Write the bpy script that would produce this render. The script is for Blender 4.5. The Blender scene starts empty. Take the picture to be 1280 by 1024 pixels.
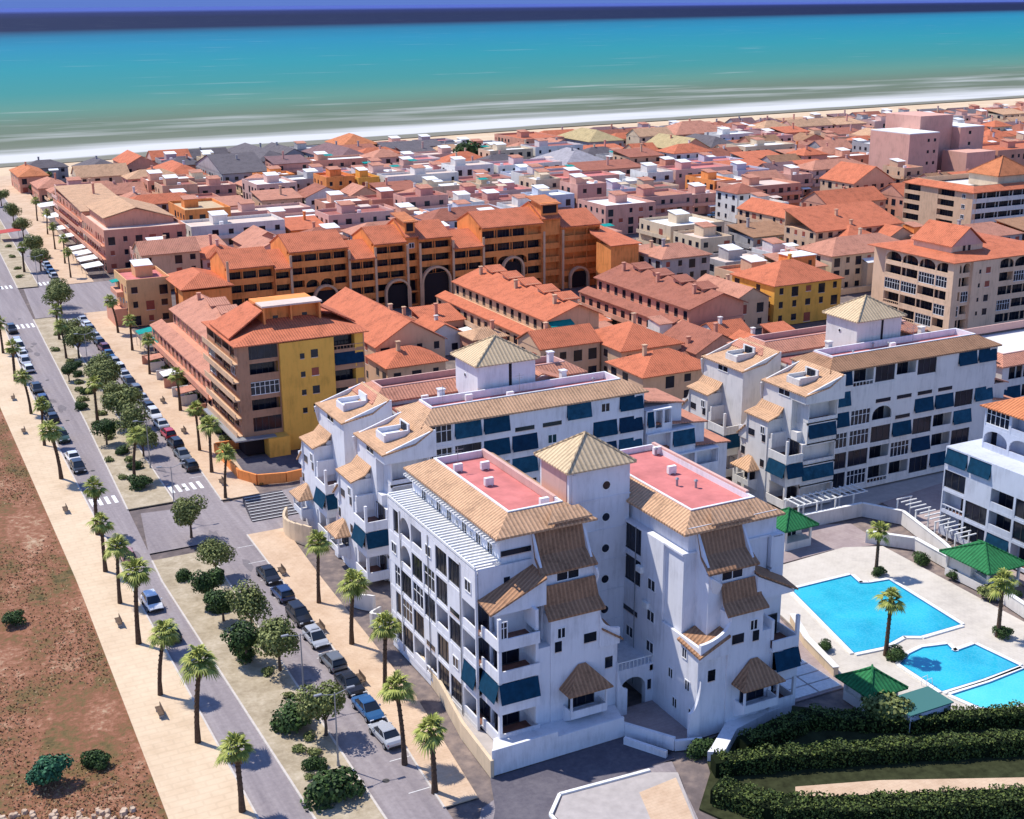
import bpy, bmesh, math, random
from mathutils import Vector, Matrix
R = math.radians
PI = math.pi
scn = bpy.context.scene
C = scn.collection
# ---------------------------------------------------------------- camera, sky, sun, exposure
# World frame: +X runs across the boulevard (to the right), +Y runs along it to the sea. Units are metres.
cam_d = bpy.data.cameras.new('camera'); cam = bpy.data.objects.new('camera', cam_d); C.objects.link(cam)
cam_d.sensor_width = 36; cam_d.lens = 36*1624/1280; cam_d.clip_start = 1; cam_d.clip_end = 400000
cam.matrix_world = (Matrix.Translation((0, 0, 64)) @ Matrix.Rotation(R(-27.06), 4, 'Z') @
                    Matrix.Rotation(R(90-17.34), 4, 'X') @ Matrix.Rotation(R(-0.45), 4, 'Z'))
scn.camera = cam
SUN_EL, SUN_AZ = 56, 33        # elevation; degrees left (anticlockwise) of +Y the light comes from
W = bpy.data.worlds.new('World'); scn.world = W; W.use_nodes = True
wn = W.node_tree; bg = wn.nodes['Background']
sky = wn.nodes.new('ShaderNodeTexSky'); sky.sky_type = 'NISHITA'; sky.sun_disc = False
sky.sun_elevation = R(SUN_EL); sky.sun_rotation = R(-SUN_AZ); sky.altitude = 50; sky.air_density = 1.0; sky.dust_density = 0.1; sky.ozone_density = 2.0
tint = wn.nodes.new('ShaderNodeMix'); tint.data_type = 'RGBA'; tint.blend_type = 'MULTIPLY'; tint.inputs[0].default_value = 1.0; tint.inputs[7].default_value = (0.72, 0.81, 1.08, 1)
wn.links.new(sky.outputs[0], tint.inputs[6]); 
geo = wn.nodes.new('ShaderNodeNewGeometry'); sxyz = wn.nodes.new('ShaderNodeSeparateXYZ'); wn.links.new(geo.outputs['Incoming'], sxyz.inputs[0])
el = wn.nodes.new('ShaderNodeMapRange'); el.inputs[1].default_value = -0.004; el.inputs[2].default_value = -0.09; wn.links.new(sxyz.outputs[2], el.inputs[0])   # Incoming points back at the viewer, so up is negative
hz_ = wn.nodes.new('ShaderNodeMix'); hz_.data_type = 'RGBA'; wn.links.new(el.outputs[0], hz_.inputs[0]); hz_.inputs[6].default_value = (0.62, 1.12, 3.2, 1)   # periwinkle air over the far sea
wn.links.new(tint.outputs[2], hz_.inputs[7]); wn.links.new(hz_.outputs[2], bg.inputs[0]); bg.inputs[1].default_value = 0.15
sd = bpy.data.lights.new('sun', 'SUN'); sun = bpy.data.objects.new('sun', sd); C.objects.link(sun)
sd.energy = 4.3; sd.angle = R(0.6); sd.color = (1.0, 0.94, 0.84)
sdir = Vector((-math.sin(R(SUN_AZ))*math.cos(R(SUN_EL)), math.cos(R(SUN_AZ))*math.cos(R(SUN_EL)), math.sin(R(SUN_EL))))
sun.rotation_euler = sdir.to_track_quat('Z', 'Y').to_euler(); sun.location = (0, 200, 200)
vs = scn.view_settings; vs.view_transform = 'Standard'; vs.look = 'None'; vs.gamma = 1; vs.exposure = 0.32
scn.render.resolution_x = 1024; scn.render.resolution_y = 819
scn.cycles.max_bounces = 6; scn.cycles.diffuse_bounces = 3; scn.cycles.transparent_max_bounces = 4

# ---------------------------------------------------------------- materials
MATS = {}
def newmat(name):
    m = bpy.data.materials.new(name); m.use_nodes = True
    nt = m.node_tree; b = nt.nodes['Principled BSDF']
    return m, nt, b
def nd(nt, t, **kw):
    n = nt.nodes.new(t)
    for k, v in kw.items(): setattr(n, k, v)
    return n
def mth(nt, op, a, b=None, c=None):
    n = nt.nodes.new('ShaderNodeMath'); n.operation = op
    for i, x in enumerate((a, b, c)):
        if x is None: continue
        if isinstance(x, (int, float)): n.inputs[i].default_value = x
        else: nt.links.new(x, n.inputs[i])
    return n.outputs[0]
def noise(nt, vec, scale, detail=3, rough=0.55):
    n = nt.nodes.new('ShaderNodeTexNoise'); n.inputs['Scale'].default_value = scale
    n.inputs['Detail'].default_value = detail; n.inputs['Roughness'].default_value = rough
    if vec is not None: nt.links.new(vec, n.inputs['Vector'])
    return n.outputs[0]
def ramp(nt, fac, stops, interp='LINEAR'):
    n = nt.nodes.new('ShaderNodeValToRGB'); cr = n.color_ramp; cr.interpolation = interp
    while len(cr.elements) > 1: cr.elements.remove(cr.elements[-1])
    cr.elements[0].position = stops[0][0]; cr.elements[0].color = (*stops[0][1], 1)
    for p, c in stops[1:]:
        e = cr.elements.new(p); e.color = (*c, 1)
    nt.links.new(fac, n.inputs[0]); return n.outputs[0]
def mixc(nt, fac, a, b, mode='MIX'):
    n = nt.nodes.new('ShaderNodeMix'); n.data_type = 'RGBA'; n.blend_type = mode
    for i, x in ((0, fac), (6, a), (7, b)):
        if isinstance(x, (int, float)): n.inputs[i].default_value = x
        elif isinstance(x, tuple): n.inputs[i].default_value = (*x, 1)
        else: nt.links.new(x, n.inputs[i])
    return n.outputs[2]
def scaled(nt, vec, s):
    n = nt.nodes.new('ShaderNodeVectorMath'); n.operation = 'MULTIPLY'; nt.links.new(vec, n.inputs[0]); n.inputs[1].default_value = s
    return n.outputs[0]
def bump(nt, b, h, dist, strength=0.6):
    n = nt.nodes.new('ShaderNodeBump'); n.inputs['Distance'].default_value = dist; n.inputs['Strength'].default_value = strength
    nt.links.new(h, n.inputs['Height']); nt.links.new(n.outputs[0], b.inputs['Normal'])
def sh(c, k): return tuple(min(1, max(0, x*k)) for x in c)

def plaster(name, col, var=0.12):
    if name in MATS: return MATS[name]
    m, nt, b = newmat(name); g = nd(nt, 'ShaderNodeNewGeometry'); P = g.outputs['Position']
    n1 = noise(nt, P, 0.35, 4); n2 = noise(nt, scaled(nt, P, (2.2, 2.2, 0.35)), 1.0, 4, 0.7)   # stains that run down the wall
    f = mth(nt, 'ADD', mth(nt, 'MULTIPLY', n1, 0.5), mth(nt, 'MULTIPLY', n2, 0.5))
    c = ramp(nt, f, [(0.32, sh(col, 1-2.2*var)), (0.5, col), (0.7, sh(col, 1+0.7*var))])
    nt.links.new(c, b.inputs['Base Color']); b.inputs['Roughness'].default_value = 0.9; b.inputs['Specular IOR Level'].default_value = 0.2
    bump(nt, b, noise(nt, P, 9, 2), 0.02, 0.4)
    MATS[name] = m; return m
def tile(name, col, pitch=0.42, var=0.3):
    if name in MATS: return MATS[name]
    m, nt, b = newmat(name); g = nd(nt, 'ShaderNodeNewGeometry'); P = g.outputs['Position']
    cr = nd(nt, 'ShaderNodeVectorMath', operation='CROSS_PRODUCT'); nt.links.new(g.outputs['True Normal'], cr.inputs[0]); cr.inputs[1].default_value = (0, 0, 1)
    no = nd(nt, 'ShaderNodeVectorMath', operation='NORMALIZE'); nt.links.new(cr.outputs[0], no.inputs[0])
    dt = nd(nt, 'ShaderNodeVectorMath', operation='DOT_PRODUCT'); nt.links.new(no.outputs[0], dt.inputs[0]); nt.links.new(P, dt.inputs[1])
    w = mth(nt, 'SINE', mth(nt, 'MULTIPLY', dt.outputs['Value'], 2*PI/pitch))
    sep = nd(nt, 'ShaderNodeSeparateXYZ'); nt.links.new(P, sep.inputs[0])
    zr = mth(nt, 'FRACT', mth(nt, 'MULTIPLY', sep.outputs[2], 5.0))
    n1 = noise(nt, P, 0.5, 5, 0.7); n2 = noise(nt, P, 4.0, 3)
    f = mth(nt, 'ADD', mth(nt, 'MULTIPLY', n1, 0.65), mth(nt, 'MULTIPLY', n2, 0.35))
    c = ramp(nt, f, [(0.3, sh(col, 1-1.5*var)), (0.5, col), (0.72, sh(col, 1+0.6*var))])
    gro = ramp(nt, w, [(0.0, (0.62,)*3), (0.45, (1, 1, 1))])       # gap between the barrel rows is coloured darker
    c = mixc(nt, 0.7, c, gro, 'MULTIPLY')
    nt.links.new(c, b.inputs['Base Color']); b.inputs['Roughness'].default_value = 0.85; b.inputs['Specular IOR Level'].default_value = 0.2
    bump(nt, b, mth(nt, 'ADD', w, mth(nt, 'MULTIPLY', zr, 0.6)), 0.05, 0.7)
    MATS[name] = m; return m
def flat(name, col, rough=0.7, spec=0.3, metal=0, var=0.0, scale=2.0):
    if name in MATS: return MATS[name]
    m, nt, b = newmat(name)
    if var:
        g = nd(nt, 'ShaderNodeNewGeometry')
        c = ramp(nt, noise(nt, g.outputs['Position'], scale, 4, 0.65), [(0.3, sh(col, 1-var)), (0.7, sh(col, 1+var))])
        nt.links.new(c, b.inputs['Base Color'])
    else: b.inputs['Base Color'].default_value = (*col, 1)
    b.inputs['Roughness'].default_value = rough; b.inputs['Specular IOR Level'].default_value = spec; b.inputs['Metallic'].default_value = metal
    MATS[name] = m; return m
def ground_mat(name, stops, s1, s2, aniso=(1, 1, 1), bd=0.05, joints=0):
    if name in MATS: return MATS[name]
    m, nt, b = newmat(name); g = nd(nt, 'ShaderNodeNewGeometry'); P = g.outputs['Position']
    n1 = noise(nt, scaled(nt, P, aniso), s1, 5, 0.65); n2 = noise(nt, P, s2, 4, 0.7)
    f = mth(nt, 'ADD', mth(nt, 'MULTIPLY', n1, 0.6), mth(nt, 'MULTIPLY', n2, 0.4))
    c = ramp(nt, f, stops)
    if joints:
        br = nd(nt, 'ShaderNodeTexBrick'); br.inputs['Scale'].default_value = joints; nt.links.new(P, br.inputs['Vector'])
        br.inputs['Color1'].default_value = (1, 1, 1, 1); br.inputs['Color2'].default_value = (.93, .93, .93, 1); br.inputs['Mortar'].default_value = (.7, .7, .7, 1); br.inputs['Mortar Size'].default_value = 0.03
        c = mixc(nt, 0.25, c, br.outputs[0], 'MULTIPLY')
    nt.links.new(c, b.inputs['Base Color']); b.inputs['Roughness'].default_value = 0.95; b.inputs['Specular IOR Level'].default_value = 0.15
    bump(nt, b, n2, bd, 0.6)
    MATS[name] = m; return m
def leafmat(name, c0, c1, c2):
    if name in MATS: return MATS[name]
    m, nt, b = newmat(name); g = nd(nt, 'ShaderNodeNewGeometry')
    f = mth(nt, 'ADD', mth(nt, 'MULTIPLY', g.outputs['Random Per Island'], 0.6), mth(nt, 'MULTIPLY', noise(nt, g.outputs['Position'], 1.2, 3), 0.5))
    nt.links.new(ramp(nt, f, [(0.2, c0), (0.55, c1), (0.9, c2)]), b.inputs['Base Color'])
    b.inputs['Roughness'].default_value = 0.7; b.inputs['Specular IOR Level'].default_value = 0.25
    MATS[name] = m; return m

WH = plaster('white_render', (0.74, 0.74, 0.77), 0.11)
WH2 = plaster('aged_white_render', (0.70, 0.67, 0.63), 0.11)
CREAM = plaster('cream_render', (0.66, 0.52, 0.36), 0.12)
OCHRE = plaster('ochre_render', (0.82, 0.43, 0.085), 0.12)
ORANGE = plaster('burnt_orange_render', (0.84, 0.30, 0.09), 0.2)
PEACH = plaster('peach_render', (0.64, 0.42, 0.27), 0.12)
SALMON = plaster('salmon_render', (0.64, 0.31, 0.21), 0.12)
PINK = plaster('pink_render', (0.64, 0.34, 0.27), 0.12)
TOWERP = plaster('tower_pink_render', (0.68, 0.38, 0.30), 0.1)
LPEACH = plaster('light_peach_render', (0.76, 0.52, 0.35), 0.12)
BRICKY = plaster('brown_terracotta_render', (0.44, 0.24, 0.15), 0.15)
APRI = plaster('apricot_render', (0.72, 0.42, 0.20), 0.12)
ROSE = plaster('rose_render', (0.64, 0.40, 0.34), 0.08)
GREYW = plaster('grey_render', (0.40, 0.38, 0.38), 0.14)
LILAC = plaster('pale_blue_render', (0.55, 0.58, 0.66), 0.1)
TAN = tile('sand_tile', (0.66, 0.40, 0.235))
TANP = tile('pale_sand_tile', (0.72, 0.54, 0.33), 0.5, .18)
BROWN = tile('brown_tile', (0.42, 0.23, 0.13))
TERRA = tile('terracotta_tile', (0.66, 0.20, 0.10))
TERRA2 = tile('faded_terracotta_tile', (0.62, 0.28, 0.185))
RUST = tile('rust_tile', (0.42, 0.155, 0.10))
ORTILE = tile('orange_tile', (0.66, 0.235, 0.10))
GRTILE = tile('grey_tile', (0.16, 0.14, 0.15))
GREEN = tile('green_tile', (0.03, 0.20, 0.07))
PINKR = flat('pink_terrace_membrane', (0.56, 0.19, 0.175), 0.85, 0.15, 0, 0.22, 0.35)
MAROON = flat('maroon_terrace', (0.34, 0.12, 0.10), 0.85, 0.2, 0, 0.2, 0.6)
GLASS = flat('dark_glass', (0.010, 0.014, 0.026), 0.10, 0.28, 0, 0.5, 0.5)
GLASSB = flat('blue_glass', (0.05, 0.07, 0.11), 0.15, 0.5, 0, 0.3, 0.7)
BLUE = flat('navy_awning_cloth', (0.006, 0.045, 0.09), 0.8, 0.1, 0, 0.25, 1.5)
BLUES = [BLUE, flat('faded_navy_cloth', (0.015, 0.075, 0.13), .85, .1, 0, .35, 1.2), flat('deep_navy_cloth', (0.005, 0.03, 0.07), .8, .1, 0, .25, 1.5), BLUE]
TEAL = flat('teal_cloth', (0.01, 0.27, 0.24), 0.8, 0.1, 0, 0.2, 1.5)
DFRAME = flat('dark_frame', (0.05, 0.05, 0.055), 0.5)
FRAME = flat('white_frame', (0.78, 0.78, 0.78), 0.5)
SHUT = flat('red_brown_shutter', (0.33, 0.09, 0.06), 0.7, 0.2, 0, 0.15, 3)
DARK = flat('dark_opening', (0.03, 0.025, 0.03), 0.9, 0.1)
STEEL = flat('grey_metal', (0.30, 0.31, 0.33), 0.45, 0.5, 0.3)
CONC = flat('concrete', (0.42, 0.38, 0.36), 0.9, 0.2, 0, 0.12, 1.0)
WHITEP = flat('white_paint', (0.78, 0.78, 0.76), 0.7, 0.2, 0, 0.12, 3.0)
SIL = plaster('sill_band', (0.66, 0.52, 0.44), 0.1)
FLOOR = flat('shade_brown_floor', (.20, .10, .075), .8, .2, 0, .2, 1.5)  # brown floor, with the loggias' shade put into its dark colour

# ---------------------------------------------------------------- mesh helper
class MB:
    def __init__(s, T=None): s.v = []; s.f = []; s.m = []; s.T = T
    def add(s, pts, faces, mi=0):
        n = len(s.v)
        for p in pts:
            if s.T: x, y = s.T(p[0], p[1]); s.v.append((x, y, p[2]))
            else: s.v.append(tuple(p))
        for f in faces: s.f.append([n+i for i in f]); s.m.append(mi)
    def box(s, x0, x1, y0, y1, z0, z1, mi=0):
        s.add([(x0, y0, z0), (x1, y0, z0), (x1, y1, z0), (x0, y1, z0), (x0, y0, z1), (x1, y0, z1), (x1, y1, z1), (x0, y1, z1)],
              [(3, 2, 1, 0), (4, 5, 6, 7), (0, 1, 5, 4), (1, 2, 6, 5), (2, 3, 7, 6), (3, 0, 4, 7)], mi)
    def prism(s, poly, z0, z1, mi=0):
        n = len(poly)
        s.add([(x, y, z0) for x, y in poly]+[(x, y, z1) for x, y in poly],
              [tuple(range(n-1, -1, -1)), tuple(range(n, 2*n))]+[(i, (i+1) % n, n+(i+1) % n, n+i) for i in range(n)], mi)
    def slab(s, pts, th, mi=0):
        n = len(pts)
        s.add([tuple(p) for p in pts]+[(p[0], p[1], p[2]-th) for p in pts],
              [tuple(range(n)), tuple(range(2*n-1, n-1, -1))]+[(i, n+i, n+(i+1) % n, (i+1) % n) for i in range(n)], mi)
    def cyl(s, x, y, z0, z1, r0, r1=None, n=10, mi=0):
        r1 = r0 if r1 is None else r1
        a = [2*PI*i/n for i in range(n)]
        s.add([(x+r0*math.cos(t), y+r0*math.sin(t), z0) for t in a]+[(x+r1*math.cos(t), y+r1*math.sin(t), z1) for t in a],
              [tuple(range(n-1, -1, -1)), tuple(range(n, 2*n))]+[(i, (i+1) % n, n+(i+1) % n, n+i) for i in range(n)], mi)
    def tube(s, pts, rad, n=7, mi=0):
        base = len(s.v); k = len(pts)
        P = [Vector(p) for p in pts]
        for i, p in enumerate(P):
            d = (P[min(i+1, k-1)]-P[max(i-1, 0)]).normalized()
            a = d.cross(Vector((0, 1, 0.01))).normalized() if abs(d.y) < 0.9 else d.cross(Vector((1, 0, 0))).normalized()
            b = d.cross(a); r = rad[i] if isinstance(rad, (list, tuple)) else rad
            for j in range(n):
                t = 2*PI*j/n; q = p+a*math.cos(t)*r+b*math.sin(t)*r
                if s.T: x, y = s.T(q.x, q.y); s.v.append((x, y, q.z))
                else: s.v.append(tuple(q))
        for i in range(k-1):
            for j in range(n):
                s.f.append([base+i*n+j, base+i*n+(j+1) % n, base+(i+1)*n+(j+1) % n, base+(i+1)*n+j]); s.m.append(mi)
        s.f.append([base+j for j in range(n-1, -1, -1)]); s.m.append(mi)
        s.f.append([base+(k-1)*n+j for j in range(n)]); s.m.append(mi)
    def mesh(s, name, mats, recalc=True):
        me = bpy.data.meshes.new(name); me.from_pydata(s.v, [], s.f)
        if not isinstance(mats, (list, tuple)): mats = [mats]
        for m in mats: me.materials.append(m)
        me.polygons.foreach_set('material_index', s.m)
        if recalc:
            bm = bmesh.new(); bm.from_mesh(me); bmesh.ops.recalc_face_normals(bm, faces=bm.faces); bm.to_mesh(me); bm.free()
        me.update(); return me
    def obj(s, name, mats, parent=None, loc=None, recalc=True):
        if not s.f: return None
        o = bpy.data.objects.new(name, s.mesh(name, mats, recalc)); C.objects.link(o)
        if parent: o.parent = parent
        if loc: o.location = loc
        return o
def tag(o, label, cat, group=None, kind=None):
    o['label'] = label; o['category'] = cat
    if group: o['group'] = group
    if kind: o['kind'] = kind
    return o
def empty(name, loc, rz=0):
    o = bpy.data.objects.new(name, None); C.objects.link(o); o.location = loc; o.rotation_euler = (0, 0, rz); o.empty_display_size = 0.5
    return o
def copy_tree(o, parent=None):
    c = o.copy(); C.objects.link(c); c.parent = parent
    for ch in list(o.children): copy_tree(ch, c)
    return c
def structure(name, mb, mat, recalc=True):
    o = mb.obj(name, mat, recalc=recalc); o['kind'] = 'structure'; return o

# ---------------------------------------------------------------- window meshes (frame and pane), cached
WC = {}
def win_mesh(kind, w, h):
    key = (kind, round(w, 1), round(h, 1))
    if key in WC: return WC[key]
    w, h = key[1], key[2]; fr = MB(); pa = MB(); fm = FRAME; pm = GLASS
    if kind in ('win', 'grid', 'door'):
        if kind == 'door': fm = DFRAME
        t = 0.09
        fr.box(-w/2, w/2, -0.06, 0.02, h-t, h); fr.box(-w/2, w/2, -0.08, 0.02, 0, t)
        fr.box(-w/2, -w/2+t, -0.06, 0.02, t, h-t); fr.box(w/2-t, w/2, -0.06, 0.02, t, h-t)
        n = max(2, int(round(w/(0.75 if kind == 'grid' else 1.0))))
        for i in range(1, n): x = -w/2+w*i/n; fr.box(x-0.04, x+0.04, -0.055, 0.02, t, h-t)
        if kind == 'grid': fr.box(-w/2+t, w/2-t, -0.05, 0.02, h*0.62, h*0.62+0.07)
        pa.box(-w/2+t/2, w/2-t/2, -0.02, 0.01, t/2, h-t/2)
    elif kind == 'plain':                     # an unframed opening with a projecting surround
        t = 0.08
        fr.box(-w/2, w/2, -0.05, 0.02, -t, 0); pa.box(-w/2, w/2, -0.03, 0.01, 0, h); fm = SIL
    elif kind == 'shut':
        fr.box(-w/2-0.06, w/2+0.06, -0.05, 0.02, -0.08, 0.0)
        for i in range(int(h/0.12)): pa.box(-w/2, w/2, -0.05 if i % 2 else -0.03, 0.01, i*0.12, (i+1)*0.12)
        pm = SHUT
    elif kind in ('arch', 'round'):
        def ring(r, z0, n=14, full=False):
            pts = [(-r, 0), (r, 0)] if not full else []
            a0, a1 = (0, 2*PI) if full else (0, PI)
            for i in range(n+(0 if full else 1)):
                t = a0+(a1-a0)*i/n; pts.append((r*math.cos(t), z0+r*math.sin(t)))
            return pts
        full = kind == 'round'
        for (mb, r, y0, y1) in ((fr, w/2, -0.05, 0.02), (pa, w/2-0.1, -0.08, 0.0)):
            pts = ring(r, (w/2 if full else h-w/2), full=full)
            if not full: pts = [(-r, 0 if mb is fr else .1), (r, 0 if mb is fr else .1)]+pts[2:]
            n = len(pts)
            mb.add([(x, y0, z) for x, z in pts]+[(x, y1, z) for x, z in pts], [tuple(range(n)), tuple(range(2*n-1, n-1, -1))]+[(i, n+i, n+(i+1) % n, (i+1) % n) for i in range(n)])
    WC[key] = (fr.mesh('window', fm), pa.mesh('pane', pm)); return WC[key]
one_mesh = {}
def win_single(kind, w, h):
    key = (kind, round(w, 1), round(h, 1))
    if key in one_mesh: return one_mesh[key]
    f, p = win_mesh(kind, w, h); bm = bmesh.new(); bm.from_mesh(f); k = len(bm.faces); bm.from_mesh(p); bm.faces.ensure_lookup_table()
    for i, fc in enumerate(bm.faces): fc.material_index = 0 if i < k else 1
    me = bpy.data.meshes.new('window'); bm.to_mesh(me); bm.free(); me.materials.append(f.materials[0]); me.materials.append(p.materials[0])
    one_mesh[key] = me; return me

def ident(x, y): return (x, y)
def affine(ox, oy, ax, ay, bx, by):
    """local x axis -> (ax,ay), local y axis -> (bx,by), origin -> (ox,oy)"""
    return lambda x, y: (ox+x*ax+y*bx, oy+x*ay+y*by)
class Bld:
    def __init__(s, name, label, cat, v, u, group=None, z=0, fine=False):
        s.o = empty(name, (v, u, z)); tag(s.o, label, cat, group); s.T = ident; s.fine = fine; s.acc = {}; s.nw = 0
    def mb(s): return MB(s.T)
    def put(s, part, mat, key=None):
        """accumulating part: all pieces of one name and material become one mesh"""
        k = (part, mat.name, key)
        if k not in s.acc: s.acc[k] = (MB(), part, mat)
        m = s.acc[k][0]; m.T = s.T; return m
    def reset(s, T):
        s.T = T
        for m, _, _ in s.acc.values(): m.T = T
    def done(s):
        for m, part, mat in s.acc.values(): m.obj(part, mat, s.o)
        s.acc = {}; return s
    def win(s, x, y, z, nx, ny, w, h, kind='win'):
        if s.nw >= 96: return
        s.nw += 1
        p = s.T(x, y); q = s.T(x+nx, y+ny); n = (q[0]-p[0], q[1]-p[1]); th = math.atan2(n[0], -n[1])
        nm = {'door': 'glass_door', 'shut': 'shutter'}.get(kind, 'window')
        if s.fine:
            f, g = win_mesh(kind, w, h)
            o = bpy.data.objects.new(nm, f); C.objects.link(o); o.parent = s.o; o.location = (p[0], p[1], z); o.rotation_euler = (0, 0, th)
            c = bpy.data.objects.new('pane' if kind != 'shut' else 'louvre', g); C.objects.link(c); c.parent = o
        else:
            o = bpy.data.objects.new(nm, win_single(kind, w, h)); C.objects.link(o); o.parent = s.o; o.location = (p[0], p[1], z); o.rotation_euler = (0, 0, th)
    # frame along a facade: s runs left to right seen from outside, d goes inwards
    def along(s, p0, p1):
        L = math.hypot(p1[0]-p0[0], p1[1]-p0[1]); dx, dy = (p1[0]-p0[0])/L, (p1[1]-p0[1])/L
        old = s.T; F = affine(p0[0], p0[1], dx, dy, -dy, dx)
        return L, (lambda a, b: old(*F(a, b)))

def facade(B, p0, p1, z0, fh, rows, wall, depth=1.4, awn=BLUE, par=0.95, fins=True, back=None, roofz=None):
    """rows: strings bottom to top, one letter per bay: w wall, W wall+window, S shutter, G glazed, o loggia, r railed loggia,
    b loggia under a lowered awning, a arch, s wall with a low slot, R round window, d dark shop opening"""
    L0 = math.hypot(p1[0]-p0[0], p1[1]-p0[1]); e = 0.012/L0
    p0, p1 = (p0[0]+(p1[0]-p0[0])*e, p0[1]+(p1[1]-p0[1])*e), (p1[0]-(p1[0]-p0[0])*e, p1[1]-(p1[1]-p0[1])*e)
    B.nf = getattr(B, 'nf', 0)+1; z0 += 0.004*(B.nf % 7)
    old = B.T; L, T = B.along(p0, p1); B.T = T
    wm = B.put('wall', wall)
    for r, row in enumerate(rows):
        z = z0+r*fh; n = len(row); cw = L/n
        wm.box(0, L, 0.0, 0.24, z-0.16, z+0.16) if r else wm.box(0, L, 0.0, 0.24, z-0.3, z+0.1)
        openrow = any(c in 'orbadGP' for c in row)
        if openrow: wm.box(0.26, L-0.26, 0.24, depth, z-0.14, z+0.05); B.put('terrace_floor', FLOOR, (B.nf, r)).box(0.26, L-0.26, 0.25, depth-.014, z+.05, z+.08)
        if openrow: wm.box(0.0, L, depth-.013, depth+0.2, z+0.08 if r else z-.3, z+fh-0.14 if r < len(rows)-1 else z+fh)
        for i, c in enumerate(row):
            a, b = i*cw, (i+1)*cw; m = 0.16; zz0 = z+0.16 if r else z+.1; zz1 = z+fh-0.16
            bal = B.put('balcony', wall, (B.nf, r, i))
            if c in 'wWSsR': wm.box(a, b, 0.0, 0.24, zz0, zz1)
            else:
                same_l = i > 0 and row[i-1] == c and c in 'or'; same_r = i < n-1 and row[i+1] == c and c in 'or'
                ml = 0.07 if same_l else m; mr = 0.07 if same_r else m
                wm.box(a, a+ml, 0.0, 0.24, zz0, zz1); wm.box(b-mr, b, 0.0, 0.24, zz0, zz1)
                if i and row[i-1] != c or i == 0: wm.box(a, a+0.1, 0.24, depth, z+0.08, z+fh-0.14)
                a2, b2 = a+ml, b-mr; mid = (a2+b2)/2
                if c in 'ob': bal.box(a2, b2, 0.02, 0.16, zz0, z+par)
                if c == 'r':
                    bal.box(a2, b2, 0.02, 0.14, zz0, z+0.34); bal.box(a2, b2, 0.0, 0.16, z+par-0.12, z+par)
                    k = max(2, int((b2-a2)/0.5))
                    for q in range(1, k): x = a2+(b2-a2)*q/k; bal.box(x-0.04, x+0.04, 0.04, 0.12, z+0.34, z+par-0.12)
                if c == 'a':
                    bal.box(a2, b2, 0.02, 0.16, zz0, z+par*0.8); w = (b2-a2)/2; seg = 8; zt = zz1-0.05
                    hr = min(w, fh*0.42)
                    for q in range(seg):
                        t0, t1 = PI*q/seg, PI*(q+1)/seg
                        x0, x1 = mid-w*math.cos(t0), mid-w*math.cos(t1); ya, yb = zt-hr+hr*math.sin(t0), zt-hr+hr*math.sin(t1)
                        wm.add([(x0, 0, ya), (x1, 0, yb), (x1, 0, zz1), (x0, 0, zz1), (x0, .24, ya), (x1, .24, yb), (x1, .24, zz1), (x0, .24, zz1)],
                               [(0, 1, 2, 3), (7, 6, 5, 4), (0, 4, 5, 1)])
                if c == 'b':
                    am = MB(T); am.add([(a2, 0.1, zz1), (b2, 0.1, zz1), (b2, -0.28, z+par-.05), (a2, -0.28, z+par-.05), (a2, 0.13, zz1), (b2, 0.13, zz1), (b2, -0.25, z+par-.08), (a2, -0.25, z+par-.08)],
                                       [(0, 1, 2, 3), (7, 6, 5, 4), (0, 3, 7, 4), (1, 5, 6, 2), (3, 2, 6, 7)])
                    am.add([(a2, -0.28, z+par-.05), (b2, -0.28, z+par-.05), (b2, -0.29, z+par-0.22), (a2, -0.29, z+par-0.22)], [(0, 1, 2, 3)])
                    am.obj('awning', awn if awn is not BLUE else BLUES[(i*3+r*5+B.nf) % 4], B.o)
                if c == 'P':
                    bal.box(a2, b2, 0.04, 0.2, zz0, z+0.42)
                    B.T = T; B.win(mid, 0.16, z+0.42, 0, -1, b2-a2, fh-0.58, 'door')
                if c == 'G':
                    bal.box(a2, b2, 0.04, 0.16, zz0, z+0.5)
                    B.T = T; B.win(mid, 0.12, z+0.5, 0, -1, b2-a2, fh-0.7, 'grid')
                if c in 'orba' and (b2-a2) > 1.0: B.win(mid, depth-0.035, z+0.1, 0, -1, (b2-a2)*0.94, fh-.32, 'door')
                if c == 'd': B.win(mid, depth-0.035, z+0.1, 0, -1, (b2-a2)*0.85, fh*0.75, 'door')
            x = (a+b)/2
            if c == 'W': B.win(x, 0, z+0.95, 0, -1, min(1.3, cw*0.55), 1.25, 'win')
            if c == 'S': B.win(x, 0, z+0.95, 0, -1, min(1.3, cw*0.55), 1.3, 'shut')
            if c == 'R': B.win(x, 0, z+1.0, 0, -1, 1.0, 1.0, 'round')
            if c == 's': B.win(x, 0, z+0.35, 0, -1, cw*0.7, 0.5, 'plain')
    H = z0+len(rows)*fh
    wm.box(0, L, 0.0, 0.24, H-0.16, H+0.02)
    if fins: wm.box(0.02, 0.25, 0.24, depth, z0-.3, H-.16); wm.box(L-0.25, L-.02, 0.24, depth, z0-.3, H-.16)
    wm.box(0.0, L, 0.24, depth+0.2, H-0.02+0.002, H+0.02)
    B.reset(old)

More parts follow.
